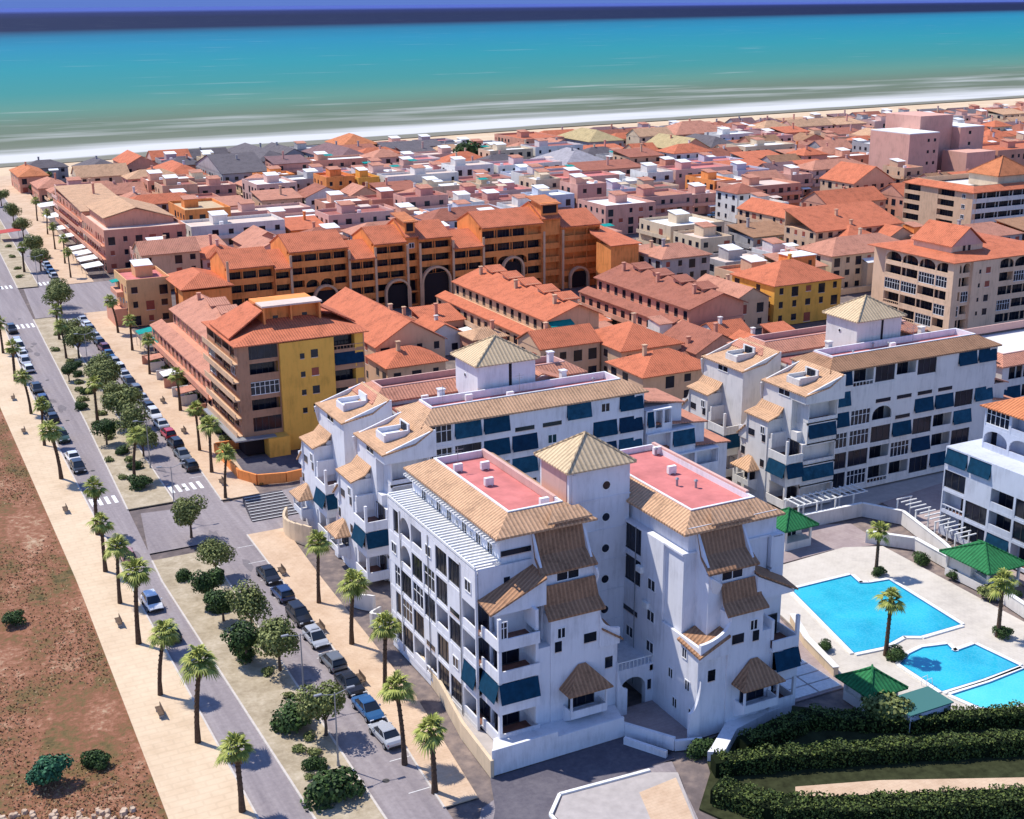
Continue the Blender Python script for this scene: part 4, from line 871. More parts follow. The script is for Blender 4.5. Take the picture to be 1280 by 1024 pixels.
pw = F.put('penthouse', ORANGE); pw.box(6.0, 14.4, 6.6, 12.5, 17, 21.0); pw.box(5.7, 6.0, 5.0, 12.5, 17, 21.0); pw.box(14.4, 14.7, 5.0, 12.5, 17, 21.0); pw.box(10.1, 10.35, 5.6, 6.6, 17, 20.9)
cp = F.put('penthouse_cap', SIL); cp.box(5.5, 14.9, 4.8, 8.2, 21.0, 21.25); slabroof(F, [(5.5, 8.2, 21.2), (14.9, 8.2, 21.2), (14.9, 13.6, 19.4), (5.5, 13.6, 19.4)], TERRA)
slabroof(F, [(-.3, 3.0, 17.5), (-.3, 14, 17.5), (5.6, 13, 20.6), (5.6, 5.2, 20.6)], TERRA, .25); slabroof(F, [(20, 4.5, 17.5), (20, 14, 17.5), (14.8, 13, 20.2), (14.8, 6.2, 20.2)], TERRA, .25)
F.win(12.6, 6.6, 18.0, 0, -1, .8, 1.3, 'plain'); F.win(8.0, 6.6, 18.0, 0, -1, .8, 1.3, 'plain')
bl = F.put('balcony_slab', PEACH)
for k in range(5): bl.box(-.9, -.02, .0, 17, 3.2+k*2.75-.12, 3.2+k*2.75+.06); bl.box(-.9, -.8, .0, 17, 3.2+k*2.75+.06, 3.2+k*2.75+.75)
F.done()
g = MB(); g.prism([(44.6, 168.8), (46, 168.2), (55, 168), (57.0, 171), (57, 180), (44.6, 180)], -.1, 0.06); structure('forecourt', g, ASPHD)

# ---------------------------------------------------------------- generic builder for the smaller houses
def house(v0, v1, u0, u1, z, roof, wall, rmat, label, cat='house', group=None, h=None, name='house', bal=None, vis='SW', rng=random.Random(5), far=False, shutters=0.2, gable=None, base=0):
    W_, D_ = v1-v0, u1-u0; B = Bld(name, label, cat, v0, u0, group); w = B.put('wall', wall); w.box(0, W_, 0, D_, 0, z)
    fl = max(1, int(round(z/2.9))); fh = z/fl
    if roof == 'hip': hip(B, 0, W_, 0, D_, z+.02, h or min(W_, D_)*.24, .45, rmat)
    elif roof == 'gable': hip(B, 0, W_, 0, D_, z+.02, h or min(W_, D_)*.28, .35, rmat, gable=gable or ('x' if W_ > D_ else 'y'), wall=wall)
    elif roof == 'shed': hh = h or 1.8; slabroof(B, [(-.4, -.4, z+.15), (W_+.4, -.4, z+.15), (W_+.4, D_+.3, z+hh), (-.4, D_+.3, z+hh)], rmat); w.slab([(0, D_, z+hh-.3), (W_, D_, z+hh-.3), (W_, 0.02, z), (0, .02, z)], .05); w.box(0, W_, D_-.2, D_, z, z+hh-.3)
    else:
        pmat = rmat; t = MB(); t.box(.25, W_-.25, .25, D_-.25, z-.1, z+.06); t.obj('roof_terrace', pmat, B.o)
        pw = B.put('parapet', wall); pw.box(0, W_, 0, .22, z, z+.8); pw.box(0, W_, D_-.22, D_, z, z+.8); pw.box(0, .22, .22, D_-.22, z, z+.8); pw.box(W_-.22, W_, .22, D_-.22, z, z+.8)
        sx = rng.uniform(.1, .5)*W_; sw_ = min(4, W_*.4); sd_ = min(4, D_*.5); q = B.put('stair_house', wall); q.box(sx, sx+sw_, D_*.45, D_*.45+sd_, z+.06, z+2.5); r_ = B.put('roof', TERRA2 if rng.random() < .6 else WHITEP)
        r_.slab([(sx-.2, D_*.45-.2, z+2.5), (sx+sw_+.2, D_*.45-.2, z+2.5), (sx+sw_+.2, D_*.45+sd_+.2, z+3.1), (sx-.2, D_*.45+sd_+.2, z+3.1)], .12)
    for f in range(fl):
        zz = f*fh
        for side, L in (('S', W_), ('W', D_)):
            if side not in vis: continue
            n = max(1, int(L/(3.0 if not far else 3.8)))
            for i in range(n):
                s_ = (i+.5)*L/n; 
                if rng.random() < .12: continue
                k = 'shut' if rng.random() < shutters and not far else 'plain'; ww, hh_ = (rng.choice((1.0, 1.3)), 1.3) if rng.random() < .65 else (1.7, 2.0)
                z_ = zz+(.95 if hh_ < 1.5 else .25)
                if z_+hh_ > z-.1: continue
                if side == 'S': B.win(s_, 0, z_, 0, -1, ww, hh_, k)
                else: B.win(0, s_, z_, -1, 0, ww, hh_, k)
    if bal:
        bl = B.put('balcony', wall); gl = B.put('shadow_gap', DARK) if False else None
        for f in range(1, fl):
            if 'S' in bal: bl.box(.3, W_-.3, -1.1, 0, f*fh-.1, f*fh+.06); bl.box(.3, W_-.3, -1.1, -.98, f*fh+.06, f*fh+.9)
            if 'W' in bal: bl.box(-1.1, 0, .3, D_-.3, f*fh-.1, f*fh+.06); bl.box(-1.1, -.98, .3, D_-.3, f*fh+.06, f*fh+.9)
    if rmat not in (None,) and roof != 'flat' and rng.random() < .8:
        c = B.put('chimney', wall); cx, cy = W_*rng.uniform(.25, .75), D_*rng.uniform(.3, .7); c.box(cx, cx+.6, cy, cy+.6, z, z+min(W_, D_)*.2+1.4); c.box(cx-.1, cx+.7, cy-.1, cy+.7, z+min(W_, D_)*.2+1.4, z+min(W_, D_)*.2+1.55)
    return B

# ---------------------------------------------------------------- long orange block (G)
G_ = Bld('apartment_building', 'very long burnt-orange apartment building with stepped terracotta roofs and tall archways', 'apartment building', 56, 262, fine=False)
w = G_.put('wall', ORANGE)
segs = [(12, 22, 12.3, 'ooo', 0, 'shed'), (22, 25.5, 11.5, 'o', .8, 'gap'), (25.5, 38.5, 14.6, 'oooo', 0, 'shed'), (38.5, 44.5, 12.0, 'oo', .9, 'shed'), (44.5, 52, 14.6, 'oo', 0, 'shed'),
        (52, 55, 15.5, 'o', -.3, 'tall'), (55, 63, 14.9, 'oo', 0, 'shed'), (63, 70.5, 12.2, 'oo', .9, 'shed'), (70.5, 86, 16.0, 'oooo', 0, 'shed'), (86, 91, 16.8, 'o', -.4, 'tall'), (91, 101.5, 14.6, 'ooo', 0, 'shed')]
for i, (a, b_, z, row, off, kind) in enumerate(segs):
    n = 5 if z > 14 else 4; y = -off; fh = (z-.9)/n
    rows = [row]*n
    if i == 5: rows = ['d', 'd', 'o', 'o', 'W']
    if i in (9,): rows = ['o', 'o', 'o', 'o', 'W']
    if i in (2, 8): rows[2] = row[:1]+'aa'+row[3:] if len(row) > 3 else row
    w.box(a+.02, b_-.02, y+1.4, 13+i*.01, 0, z-.05)
    facade(G_, (a, y), (b_, y), .2, fh, rows, ORANGE, 1.3, par=1.15, fins=True)
    w.box(a, b_, y, y+.3, z-.7-.02, z)
    hh = 2.8 if kind != 'tall' else 3.2
    slabroof(G_, [(a-.1, y-.6, z), (b_+.1, y-.6, z), (b_+.1, 6.8, z+hh), (a-.1, 6.8, z+hh)], TERRA, .25)
    slabroof(G_, [(a-.1, 13.6, z), (b_+.1, 13.6, z), (b_+.1, 6.8, z+hh), (a-.1, 6.8, z+hh)], TERRA, .25)
    for xx in (a+.02, b_-.22): w.add([(xx, y, z-.05), (xx, 13, z-.05), (xx, 6.8, z+hh-.25), (xx+.2, y, z-.05), (xx+.2, 13, z-.05), (xx+.2, 6.8, z+hh-.25)], [(0, 1, 2), (5, 4, 3), (0, 2, 5, 3), (1, 4, 5, 2)])
    if kind == 'tall':
        w.box(a+.3, b_-.3, 1.0, 6, z+.5, z+3.4); dk = G_.put('roof_opening_shade', DARK); dk.box(a+.7, b_-.7, .96, .99, z+1.0, z+2.8)  # flat dark panel paints the shade of a roof opening
        slabroof(G_, [(a-.2, .2, z+3.2), (b_+.2, .2, z+3.2), (b_+.2, 8, z+4.3), (a-.2, 8, z+4.3)], ORTILE, .25)
for x in (12, 25.5, 38.5, 44.5, 52, 55, 63, 70.5, 86, 91): st_ = G_.put('pier', PEACH, x); st_.box(x-.25, x+.25, -1.15, -.9, 0, 14)
# the great arches
for xc, r_, zt, y in ((49.5, 2.6, 6.2, -1.25), (58.8, 3.2, 8.2, -1.25), (78, 2.4, 8.6, -1.2), (33, 2.4, 6.6, -1.2), (95.5, 2.2, 4.6, -1.2)):
    ar = G_.put('arch', PEACH, xc)
    for q in range(12):
        t0, t1 = PI*q/12, PI*(q+1)/12; R2 = r_+.45
        p_ = [(xc-r_*math.cos(t0), zt-r_+r_*math.sin(t0)), (xc-r_*math.cos(t1), zt-r_+r_*math.sin(t1)), (xc-R2*math.cos(t1), zt-r_+R2*math.sin(t1)), (xc-R2*math.cos(t0), zt-r_+R2*math.sin(t0))]
        ar.add([(x, y, z) for x, z in p_]+[(x, y+.9, z) for x, z in p_], [(0, 1, 2, 3), (7, 6, 5, 4), (0, 4, 5, 1), (2, 6, 7, 3), (1, 5, 6, 2), (3, 7, 4, 0)])
    for sx in (-1, 1): ar.box(xc+sx*(r_+.22)-.22, xc+sx*(r_+.22)+.22, y, y+.9, 0, zt-r_)
    dk = G_.put('archway_shade', DARK, xc); dk.box(xc-r_, xc+r_, -.2, -.1, 0, zt-r_*.4)  # dark panel behind the rim paints the shade inside the arch
w.box(101.5, 104.5, -12, 12, 0, 11.6); w.box(97, 104.4, -12.5, -6, 0, 11.4); slabroof(G_, [(96.6, -13, 11.6), (105, -13, 11.6), (105, 13, 13.6), (96.6, -4, 13.2)], TERRA)
w.box(4, 12, 1, 13, 0, 9.4); w.box(2, 12, -3, 1, 0, 9.0); hip(G_, 2, 12, -3, 13, 9.6, 2.2, .5, TERRA)
for x in (4, 7, 10):
    for z in (1, 4, 7): G_.win(x, -3, z, 0, -1, 1.2, 1.4, 'plain')
G_.done()
# ---------------------------------------------------------------- recognisable neighbours
h1 = house(49.5, 58.5, 272, 285, 9.2, 'flat', APRI, PINKR, 'small yellow-orange corner house with pink roof terrace where the side street meets the boulevard', bal=None, shutters=.1); 
a_ = h1.put('canopy', TEAL); a_.slab([(-1.5, 8, 8.2), (1.2, 8, 8.6), (1.2, 11, 8.6), (-1.5, 11, 8.2)], .1)
q = h1.put('balcony', SALMON); q.box(-2.6, 0, 1.5, 11, 0, 2.9); q.box(-2.6, 0, 1.5, 1.8, 2.9, 3.8); q.box(-2.6, -2.3, 1.8, 11, 2.9, 3.8); q.box(-1.4, 0, 4, 11, 5.8, 6.8); h1.done()
h2 = house(56.5, 77, 334, 366, 10, 'flat', SALMON, SIL, 'big salmon pink building with dark square windows facing the small yellow-orange corner house', cat='building', name='building', bal='W')
slabroof(h2, [(1.5, 8, 12.6), (1.5, 33, 12.6), (10, 33, 14.8), (10, 8, 14.8)], TAN); slabroof(h2, [(20, 8, 11.6), (20, 33, 11.6), (10, 33, 14.8), (10, 8, 14.8)], TAN); w = h2.put('wall', SALMON)
w.add([(2.2, 8.6, 10), (19.5, 8.6, 10), (19.5, 8.6, 11.5), (10, 8.6, 14.4), (2.2, 8.6, 12.4), (2.2, 32, 10), (19.5, 32, 10), (19.5, 32, 11.5), (10, 32, 14.4), (2.2, 32, 12.4)], [(0, 1, 2, 3, 4), (9, 8, 7, 6, 5), (0, 5, 6, 1), (1, 6, 7, 2), (0, 4, 9, 5)]); h2.done()
h3 = house(57, 70, 367, 412, 11, 'shed', SALMON, TAN, 'long salmon building with corrugated sand-coloured roof and arched balconies along the boulevard', cat='building', name='building', bal='W'); h3.done()
house(84, 97, 364, 384, 9, 'flat', ORANGE, TANP, 'square burnt-orange house with pale flat roof behind the salmon pink building').done()
house(57, 67, 499, 524, 6, 'hip', SALMON, ORTILE, 'bright orange hip-roofed house at the far left end of the boulevard').done()
house(60, 70, 474, 492, 4.6, 'hip', SALMON, TERRA2, 'low faded-orange house just in front of the far left orange-roofed house').done()
house(79, 94, 495, 520, 6.5, 'hip', GREYW, GRTILE, 'slate grey hip-roofed house left of the salmon pair near the beach').done()
hh = house(103, 118, 470, 500, 6, 'hip', LILAC, TERRA, 'pale blue villa with wide terracotta hip roof and verandas near the beach', bal='SW'); hh.done()
house(96, 108, 505, 530, 7, 'gable', SALMON, TERRA, 'red-roofed house directly behind the pale blue villa by the beach').done()
hh = house(121, 138, 462, 500, 7, 'gable', GREYW, GRTILE, 'large grey gabled house with white verges and dormer near the beach', bal='S', gable='x', h=5); hh.done()
house(143, 157, 492, 540, 7, 'hip', GREYW, GRTILE, 'dark slate-roofed house beside the grey gabled house on the beachfront').done()
house(118.5, 132, 411, 428, 8.4, 'flat', ROSE, WHITEP, 'rose house with bright white flat roof behind the left part of the orange block', bal='S').done()
house(142, 152, 411, 424, 9.2, 'flat', ORANGE, TERRA, 'plain burnt-orange cube house behind the orange block, left of centre').done()
house(152.5, 160, 409, 421, 8.6, 'flat', OCHRE, TERRA, 'yellow cube house attached to the right of the burnt-orange cube').done()
house(242, 262, 428, 455, 6, 'hip', GREYW, flat('stone_roof', (.33, .31, .33), .9, .2, 0, .2, .8), 'grey stone hip-roofed hall in front of the beach, right of centre', cat='hall').done()
house(170, 186, 478, 520, 7, 'hip', GREYW, tile('plum_tile', (.26, .15, .15)), 'broad plum-roofed house near the beach beside the dark round tree').done()
house(161, 169, 515, 545, 6.5, 'gable', GREYW, GRTILE, 'narrow grey-roofed house left of the plum-roofed house').done()
house(190, 206, 526, 548, 7.5, 'hip', SALMON, ORTILE, 'bright orange-roofed house on the beachfront left of the dark round tree').done()
house(302, 318, 442, 468, 7, 'gable', SALMON, tile('olive_tile', (.55, .43, .22)), 'pink-walled hall with wide olive-yellow roof', cat='hall').done()
house(321, 336, 446, 476, 6.8, 'hip', GREYW, GRTILE, 'slate-roofed hall right beside the pink-walled hall', cat='hall').done()
house(289, 306, 490, 520, 7, 'hip', GREYW, tile('olive_tile', (.55, .43, .22)), 'olive-yellow hip-roofed house on the beachfront, centre right').done()
house(262, 282, 500, 528, 8, 'flat', SALMON, TERRA, 'salmon block with red roof clutter on the beachfront right of the grey hall').done()
house(332, 362, 488, 508, 8, 'hip', SALMON, TERRA2, 'long red-roofed salmon house on the beachfront behind the olive roofs', bal='S').done()
house(266, 284, 400, 414, 6.2, 'flat', SALMON, TERRA2, 'salmon box house behind dark trees, in front of the olive-roofed hall').done()
# salmon rows in the centre right
hh = house(251, 273, 330, 345, 8, 'flat', SALMON, SIL, 'long salmon row with flat roof and big dark veranda windows', cat='row of houses', name='row_of_houses', bal='S'); hh.done()
house(250.5, 259, 345.5, 362, 8.3, 'flat', ORANGE, SIL, 'orange-red end house attached behind the long flat-roofed salmon row').done()
house(211, 229, 327, 340, 8, 'flat', PINK, TERRA2, 'pink row house with white roof terrace right of the orange block', cat='row of houses', name='row_of_houses', bal='S').done()
house(193, 210, 318, 334, 8, 'flat', PINK, WHITEP, 'pink terraced house with twin windows behind the right end of the orange block').done()
hc = house(189, 206, 279, 294, 8, 'flat', CREAM, WHITEP, 'cream block with shed roofs and white roof terraces right of the orange block', cat='apartment building', name='apartment_building', bal='W'); hc.done()
house(186.5, 196, 262, 274, 7.6, 'flat', CREAM, SIL, 'sandy yellow front wing of the cream block with small square windows').done()
gb = house(286, 303, 320, 336, 8.6, 'gable', PEACH, TERRA, 'peach gabled house rising from the red roofs left of the pink tower', gable='y', h=5); gb.done()
house(262, 285, 304, 316, 5.8, 'gable', SALMON, TERRA, 'low long red-roofed row in front of the peach gabled house', cat='row of houses', name='row_of_houses', gable='x').done()
house(289, 312, 300, 313, 6.4, 'gable', SALMON, TERRA, 'red-roofed row with dark veranda right of the peach gabled house', cat='row of houses', name='row_of_houses', gable='x', bal='S').done()
lr = house(226, 236, 240, 300, 8, 'gable', PEACH, TERRA, 'long terracotta-roofed row with dormer-like upper windows running away to the right of the cream block', cat='row of houses', name='row_of_houses', gable='y', bal='W'); lr.done()
house(214.5, 225.5, 241, 252, 8.6, 'hip', PEACH, TERRA, 'square terracotta-roofed end house with dark glazed veranda at the near end of the long row').done()
bo = house(209, 236.5, 246, 258, 10.4, 'shed', PEACH, TERRA, 'building with big single-pitch terracotta roof left of the peach apartment tower', cat='building', name='building', h=4.2); bo.done()
# row houses L and R between the orange block and the white blocks
def terrace_row(v0, v1, u0, u1, label, wall, rm, extra=0):
    B = Bld('row_of_houses', label, 'row of houses', v0, u0); W_, D_ = v1-v0, u1-u0; w = B.put('wall', wall)
    w.box(0, W_, 0, D_, 0, 5.2); w.box(4.2, W_, 0.3, D_-.3, 5.2, 8.0)
    slabroof(B, [(-.4, 0, 5.3), (2.0, 0, 6.2), (2.0, D_, 6.2), (-.4, D_, 5.3)], rm); slabroof(B, [(3.6, -.5, 7.9), ((4.2+W_)/2+1, -.5, 10.4), ((4.2+W_)/2+1, D_+.4, 10.4), (3.6, D_+.4, 7.9)], rm); slabroof(B, [(W_+.6, -.5, 7.9), ((4.2+W_)/2+1, -.5, 10.4), ((4.2+W_)/2+1, D_+.4, 10.4), (W_+.6, D_+.4, 7.9)], rm)
    w.add([(4.2, .3, 8), (W_, .3, 8), ((4.2+W_)/2+1, .3, 10.2), (4.2, .6, 8), (W_, .6, 8), ((4.2+W_)/2+1, .6, 10.2)], [(0, 1, 2), (5, 4, 3), (0, 2, 5, 3), (1, 4, 5, 2)])
    n = int(D_/3)
    for i in range(n):
        y = (i+.5)*D_/n; B.win(4.2, y, 5.5, -1, 0, 1.2, 1.7, 'plain'); B.win(0, y, 2.9, -1, 0, 1.4, 1.6, 'plain'); B.win(0, y, .2, -1, 0, 1.8, 2.0, 'plain')
    b2 = B.put('balcony', wall); b2.box(-1.3, 0, .2, D_-.2, 2.6, 2.75); b2.box(-1.3, -1.18, .2, D_-.2, 2.75, 3.6)
    for i in range(int(W_/3.5)): B.win(2+i*3.5, 0, 3.0, 0, -1, 1.4, 1.3, 'plain'); B.win(2+i*3.5, 0, .3, 0, -1, 1.6, 2.0, 'plain')
    k = B.put('dormer', wall)
    for i in range(max(1, int(D_/8))):
        y = 4+i*7.6; k = B.put('dormer', wall, i); k.box(10-extra, 13-extra, y, y+3, 8, 10.6); B.win(10-extra, y+1.5, 9.3, -1, 0, 1.3, .9, 'plain'); slabroof(B, [(9.6-extra, y-.3, 10.5), (13.4-extra, y-.3, 10.5), (13.4-extra, y+3.3, 11.3), (9.6-extra, y+3.3, 11.3)], rm)
    for i in range(int(D_/6)):
        q = B.put('patio_wall', WH2 if i % 3 else wall, i); y = 1.5+i*6; q.box(-4.2, -1.4, y, y+.2, 0, 1.8)
        if i % 2: q = B.put('patio_roof', rm if i % 4 == 1 else WHITEP, i); q.slab([(-4.2, y+.2, 2.2), (-1.4, y+.2, 2.55), (-1.4, y+3.6, 2.55), (-4.2, y+3.6, 2.2)], .1)
    for i in range(3): q = B.put('chimney', wall, i); y = 5+i*(D_-9)/2; q.box(8.4, 9.0, y, y+.6, 8.5, 11.2); q.box(8.3, 9.1, y-.1, y+.7, 11.2, 11.35)
    return B
tr = terrace_row(108.5, 124, 206, 247, 'terracotta-roofed row with teal awning at its near end, in front of the orange block archways', PEACH, TERRA)
a_ = tr.put('awning', TEAL); a_.slab([(4.4, -1.4, 6.9), (9.4, -1.4, 6.9), (9.4, .28, 7.6), (4.4, .28, 7.6)], .06); tr.done()
terrace_row(137, 154, 201, 236, 'rust-roofed row with long balcony, second row right of the orange archways', SALMON, RUST).done()
house(104, 116, 192.5, 201, 6.6, 'gable', PEACH, TERRA, 'small red gabled house just behind the rear roof of the blue-awning white block', gable='x').done()
house(116.5, 129, 186, 200, 6.2, 'hip', PEACH, TERRA, 'red hip-roofed house between the white block and the rust-roofed row').done()
house(112, 126, 172, 183, 5.6, 'hip', PEACH, TERRA, 'orange-red roofed house hard against the right end of the white block').done()
house(129.5, 140, 182, 194, 5.0, 'gable', SALMON, RUST, 'low rust-roofed house behind the cream stepped gables', gable='y').done()
house(78, 91, 204, 236, 7.6, 'gable', PEACH, TERRA, 'terracotta gabled building with teal skylight patch between ochre block and orange archways', gable='y', h=4).done()
house(76, 86.5, 194, 203, 6.6, 'hip', PEACH, TERRA, 'small pyramid-like terracotta roof right of the ochre block').done()
hl = terrace_row(49.5, 63, 203, 250, 'low terracotta-roofed row with garden balconies left behind the ochre block', SALMON, TERRA2, extra=1); hl.done()
o2 = house(166.5, 184, 207.5, 222, 8.6, 'hip', OCHRE, TERRA, 'ochre house with broad terracotta roof and orange roof box behind the right pyramid tower'); w = o2.put('stair_house', ORANGE); w.box(13-2, 20-3, 8, 13, 8.6, 12.2); t_ = o2.put('roof', WHITEP); t_.box(10.8, 17.2, 7.8, 13.2, 12.2, 12.35); o2.win(15.5, 8, 9.8, 0, -1, .9, 1.4, 'plain'); o2.done()
house(157, 165.5, 208, 224, 6.4, 'gable', PEACH, TERRA2, 'peach row wing with curved parapets left of the ochre house with orange roof box', gable='y', bal='W').done()
house(172, 186, 224, 236, 6.4, 'flat', PEACH, TERRA, 'small peach house behind the ochre house').done()
# patios and lean-tos between the two rows
for i, (a_, b_, c_, d_, z_, rm_, lab) in enumerate(((125.5, 130.5, 206, 215, 3.0, TERRA2, 'first'), (126, 133, 217, 227, 3.2, TERRA, 'second'), (126.5, 132, 230, 241, 3.0, RUST, 'third'))):
    house(a_, b_, c_, d_, z_, 'shed', PEACH, rm_, 'low patio annexe between the terracotta and rust rows, %s from the near end' % lab, h=.9).done()
for i, (y_, lab) in enumerate(((200, 'first'), (212, 'second'), (224, 'third'), (236, 'fourth'))): wallrun('patio_wall', 'pale patio wall across the lane between the two tiled rows, %s from the near end' % lab, [(125, y_+2), (134.5, y_)], 1.9, .25, CREAM)
rng2 = random.Random(77); kk = 0
for (x0, x1, y0, y1) in ((92, 107.5, 203, 240), (64.5, 76, 204, 250), (126, 136, 184, 200), (141, 156, 184, 199), (155, 165, 226, 245)):
    y = y0
    while y < y1-5:
        d_ = rng2.uniform(5.5, 9); x = x0+rng2.uniform(0, 2)
        while x < x1-4:
            w_ = min(rng2.uniform(4.5, 8.5), x1-x)
            if w_ > 3.5 and rng2.random() < .82:
                rt = rng2.choice(('gable', 'hip', 'shed', 'flat')); z = rng2.uniform(3.0, 5.6); rm_, rn_ = rng2.choice(((TERRA, 'terracotta'), (TERRA2, 'faded red'), (RUST, 'rust red'), (TAN, 'sandy')) if rt != 'flat' else ((WHITEP, 'white'), (PINKR, 'pink'))); wm_, wn_ = rng2.choice(((PEACH, 'peach'), (SALMON, 'salmon'), (CREAM, 'cream'), (WH2, 'white')))
                zone = {92: 'on the dark lane before the orange archways', 64.5: 'behind the low boulevard row', 126: 'behind the block with cream gables', 141: 'behind the block with cream gables', 155: 'beside the ochre house with roof box'}[x0]
                kk += 1; house(x, x+w_, y, y+d_, z, rt, wm_, rm_, 'small %s house, %s %s roof, %s, number %s' % (wn_, rn_, {'gable': 'gabled', 'hip': 'hipped', 'shed': 'sloping', 'flat': 'flat'}[rt], zone, ordi(kk-1)), rng=rng2, group=None).done()
            x += w_+rng2.choice((.8, 1.5, 2.5))
        y += d_+rng2.choice((1.0, 2.0, 3.0))
# peach apartment tower at the right
E2 = Bld('apartment_building', 'peach apartment tower with arched top-floor windows and gabled penthouse at the right', 'apartment building', 191.5, 184)
w = E2.put('wall', LPEACH); w.box(1.4, 30, 1.4, 24, 0, 14.8)
facade(E2, (0, 19), (0, 0), .5, 2.85, ['orGo', 'rooG', 'GGoo', 'ooGG', 'aaaa'], LPEACH, 1.4)
facade(E2, (2.9, 23.5), (2.9, 19.2), .5, 2.85, ['oo', 'ro', 'GG', 'oo', 'aa'], LPEACH, 1.4)
facade(E2, (0, 0), (4.6, 0), .5, 2.85, ['oo', 'Go', 'oG', 'oo', 'aa'], LPEACH, 1.4); w.box(4.6, 12, -.5, 1.5, 0, 14.9)
for z in (12.2, 9.4, 6.5, 3.7): E2.win(8.8, -.5, z, 0, -1, 1.2, 1.3, 'shut' if z > 9 else 'plain'); E2.win(6.6, -.5, z+.1, 0, -1, .5, .8, 'plain')
facade(E2, (12, 0), (30, 0), .5, 2.85, ['oooo', 'GooG', 'oooo', 'oGoo', 'aaoo'], LPEACH, 1.4)
hip(E2, 0, 30, 0, 23.5, 15.0, 2.0, .6, TERRA); w.box(4, 12.5, 5, 15.5, 15, 17.2); hip(E2, 4, 12.5, 5, 15.5, 17.1, 3.6, .5, TERRA, gable='y', wall=ROSE); E2.win(7.4, 5, 15.9, 0, -1, .7, 1.7, 'plain'); E2.win(8.8, 5, 15.9, 0, -1, .7, 1.7, 'plain'); E2.done()
# grey-white balcony block with orange roof (far right) and its pyramid
G2 = Bld('apartment_building', 'grey-white balcony block with flat orange roof edge and cream pyramid, right of the pink tower', 'apartment building', 273, 258)
w = G2.put('wall', WH2); w.box(1.2, 60, 1.4, 26, 0, 13.8); facade(G2, (0, 0), (40, 0), 0, 2.8, ['oooooooo']*5, WH2, 1.3, par=1.1)
facade(G2, (0, 26), (0, 0), 0, 2.8, ['owoW']*5, PEACH, 1.2); fringe(G2, 0, 60, 0, 26, 14.1, 1.3, 2.4, TERRA, ov=.6, capmat=PEACH); pyr(G2, 12, 26, 3, 14, 17.5, 4.6, .4, ORTILE); w2 = G2.put('roof_room', CREAM); w2.box(12.2, 25.8, 3.2, 13.8, 14.2, 17.4); G2.done()
PT = Bld('tower_block', 'tall plain pink tower block in three stepped volumes, highest building near the beach', 'tower', 337, 350, fine=False)
w = PT.put('wall', TOWERP); w.box(0, 14, 0, 20, 0, 19); w.box(14.1, 30, 10, 28, 0, 24); w.box(30.1, 42, 6, 24, 0, 19.5); c = PT.put('parapet', WHITEP)
for x0, x1, y0, y1, z in ((0, 14, 0, 20, 19), (30.1, 42, 6, 24, 19.5)): c.box(x0, x1, y0, y1, z, z+.3)
for z in (4, 8, 12, 16): PT.win(9, 0, z, 0, -1, 1.0, 1.1, 'plain'); PT.win(12, 0, z, 0, -1, 1.0, 1.1, 'plain')
for z in (13, 17): PT.win(20, 10, z, 0, -1, 2.0, 1.0, 'plain'); PT.win(35, 6, z, 0, -1, 1.2, 1.2, 'plain')
w.box(22, 36, -6, 5.8, 0, 12); PT.done()
house(366, 380, 393, 412, 9, 'flat', GREYW, WHITEP, 'dark-fronted house with brilliant white flat roof left of the pink tower', bal='S').done()
house(383, 433, 352, 372, 10, 'flat', SALMON, TERRA, 'long salmon building running right from the pink tower', cat='building', name='building').done()
# ---------------------------------------------------------------- vegetation
LEAF_O = leafmat('olive_leaves', (0.05, 0.07, 0.02), (0.15, 0.18, 0.05), (0.32, 0.34, 0.12))
LEAF_D = leafmat('dark_leaves', (0.012, 0.025, 0.008), (0.03, 0.065, 0.016), (0.08, 0.14, 0.03))
LEAF_P = leafmat('palm_leaves', (0.12, 0.15, 0.03), (0.30, 0.34, 0.07), (0.50, 0.50, 0.14))
LEAF_B = leafmat('blue_green_leaves', (0.01, 0.04, 0.02), (0.02, 0.10, 0.05), (0.05, 0.18, 0.08))
LEAF_H = leafmat('hedge_leaves', (0.018, 0.03, 0.008), (0.05, 0.08, 0.016), (0.15, 0.19, 0.04))
BARK = flat('bark', (0.13, 0.09, 0.065), 0.95, 0.1, 0, 0.3, 4)
PBARK = flat('palm_bark', (0.10, 0.065, 0.045), 0.95, 0.1, 0, 0.35, 5)
def quad_at(mb, c, n, s, rng, asp=1.0):
    n = n.normalized(); a = n.cross(Vector((rng.uniform(-1, 1), rng.uniform(-1, 1), rng.uniform(-1, 1)))).normalized(); b_ = n.cross(a)
    a = a*s*.5; b_ = b_*s*.5*asp; k = len(mb.v)
    mb.v += [tuple(c-a*.6-b_), tuple(c+a*.6-b_*.8), tuple(c+a+b_*.5), tuple(c+b_), tuple(c-a+b_*.4)]; mb.f.append([k, k+1, k+2, k+3, k+4]); mb.m.append(0)
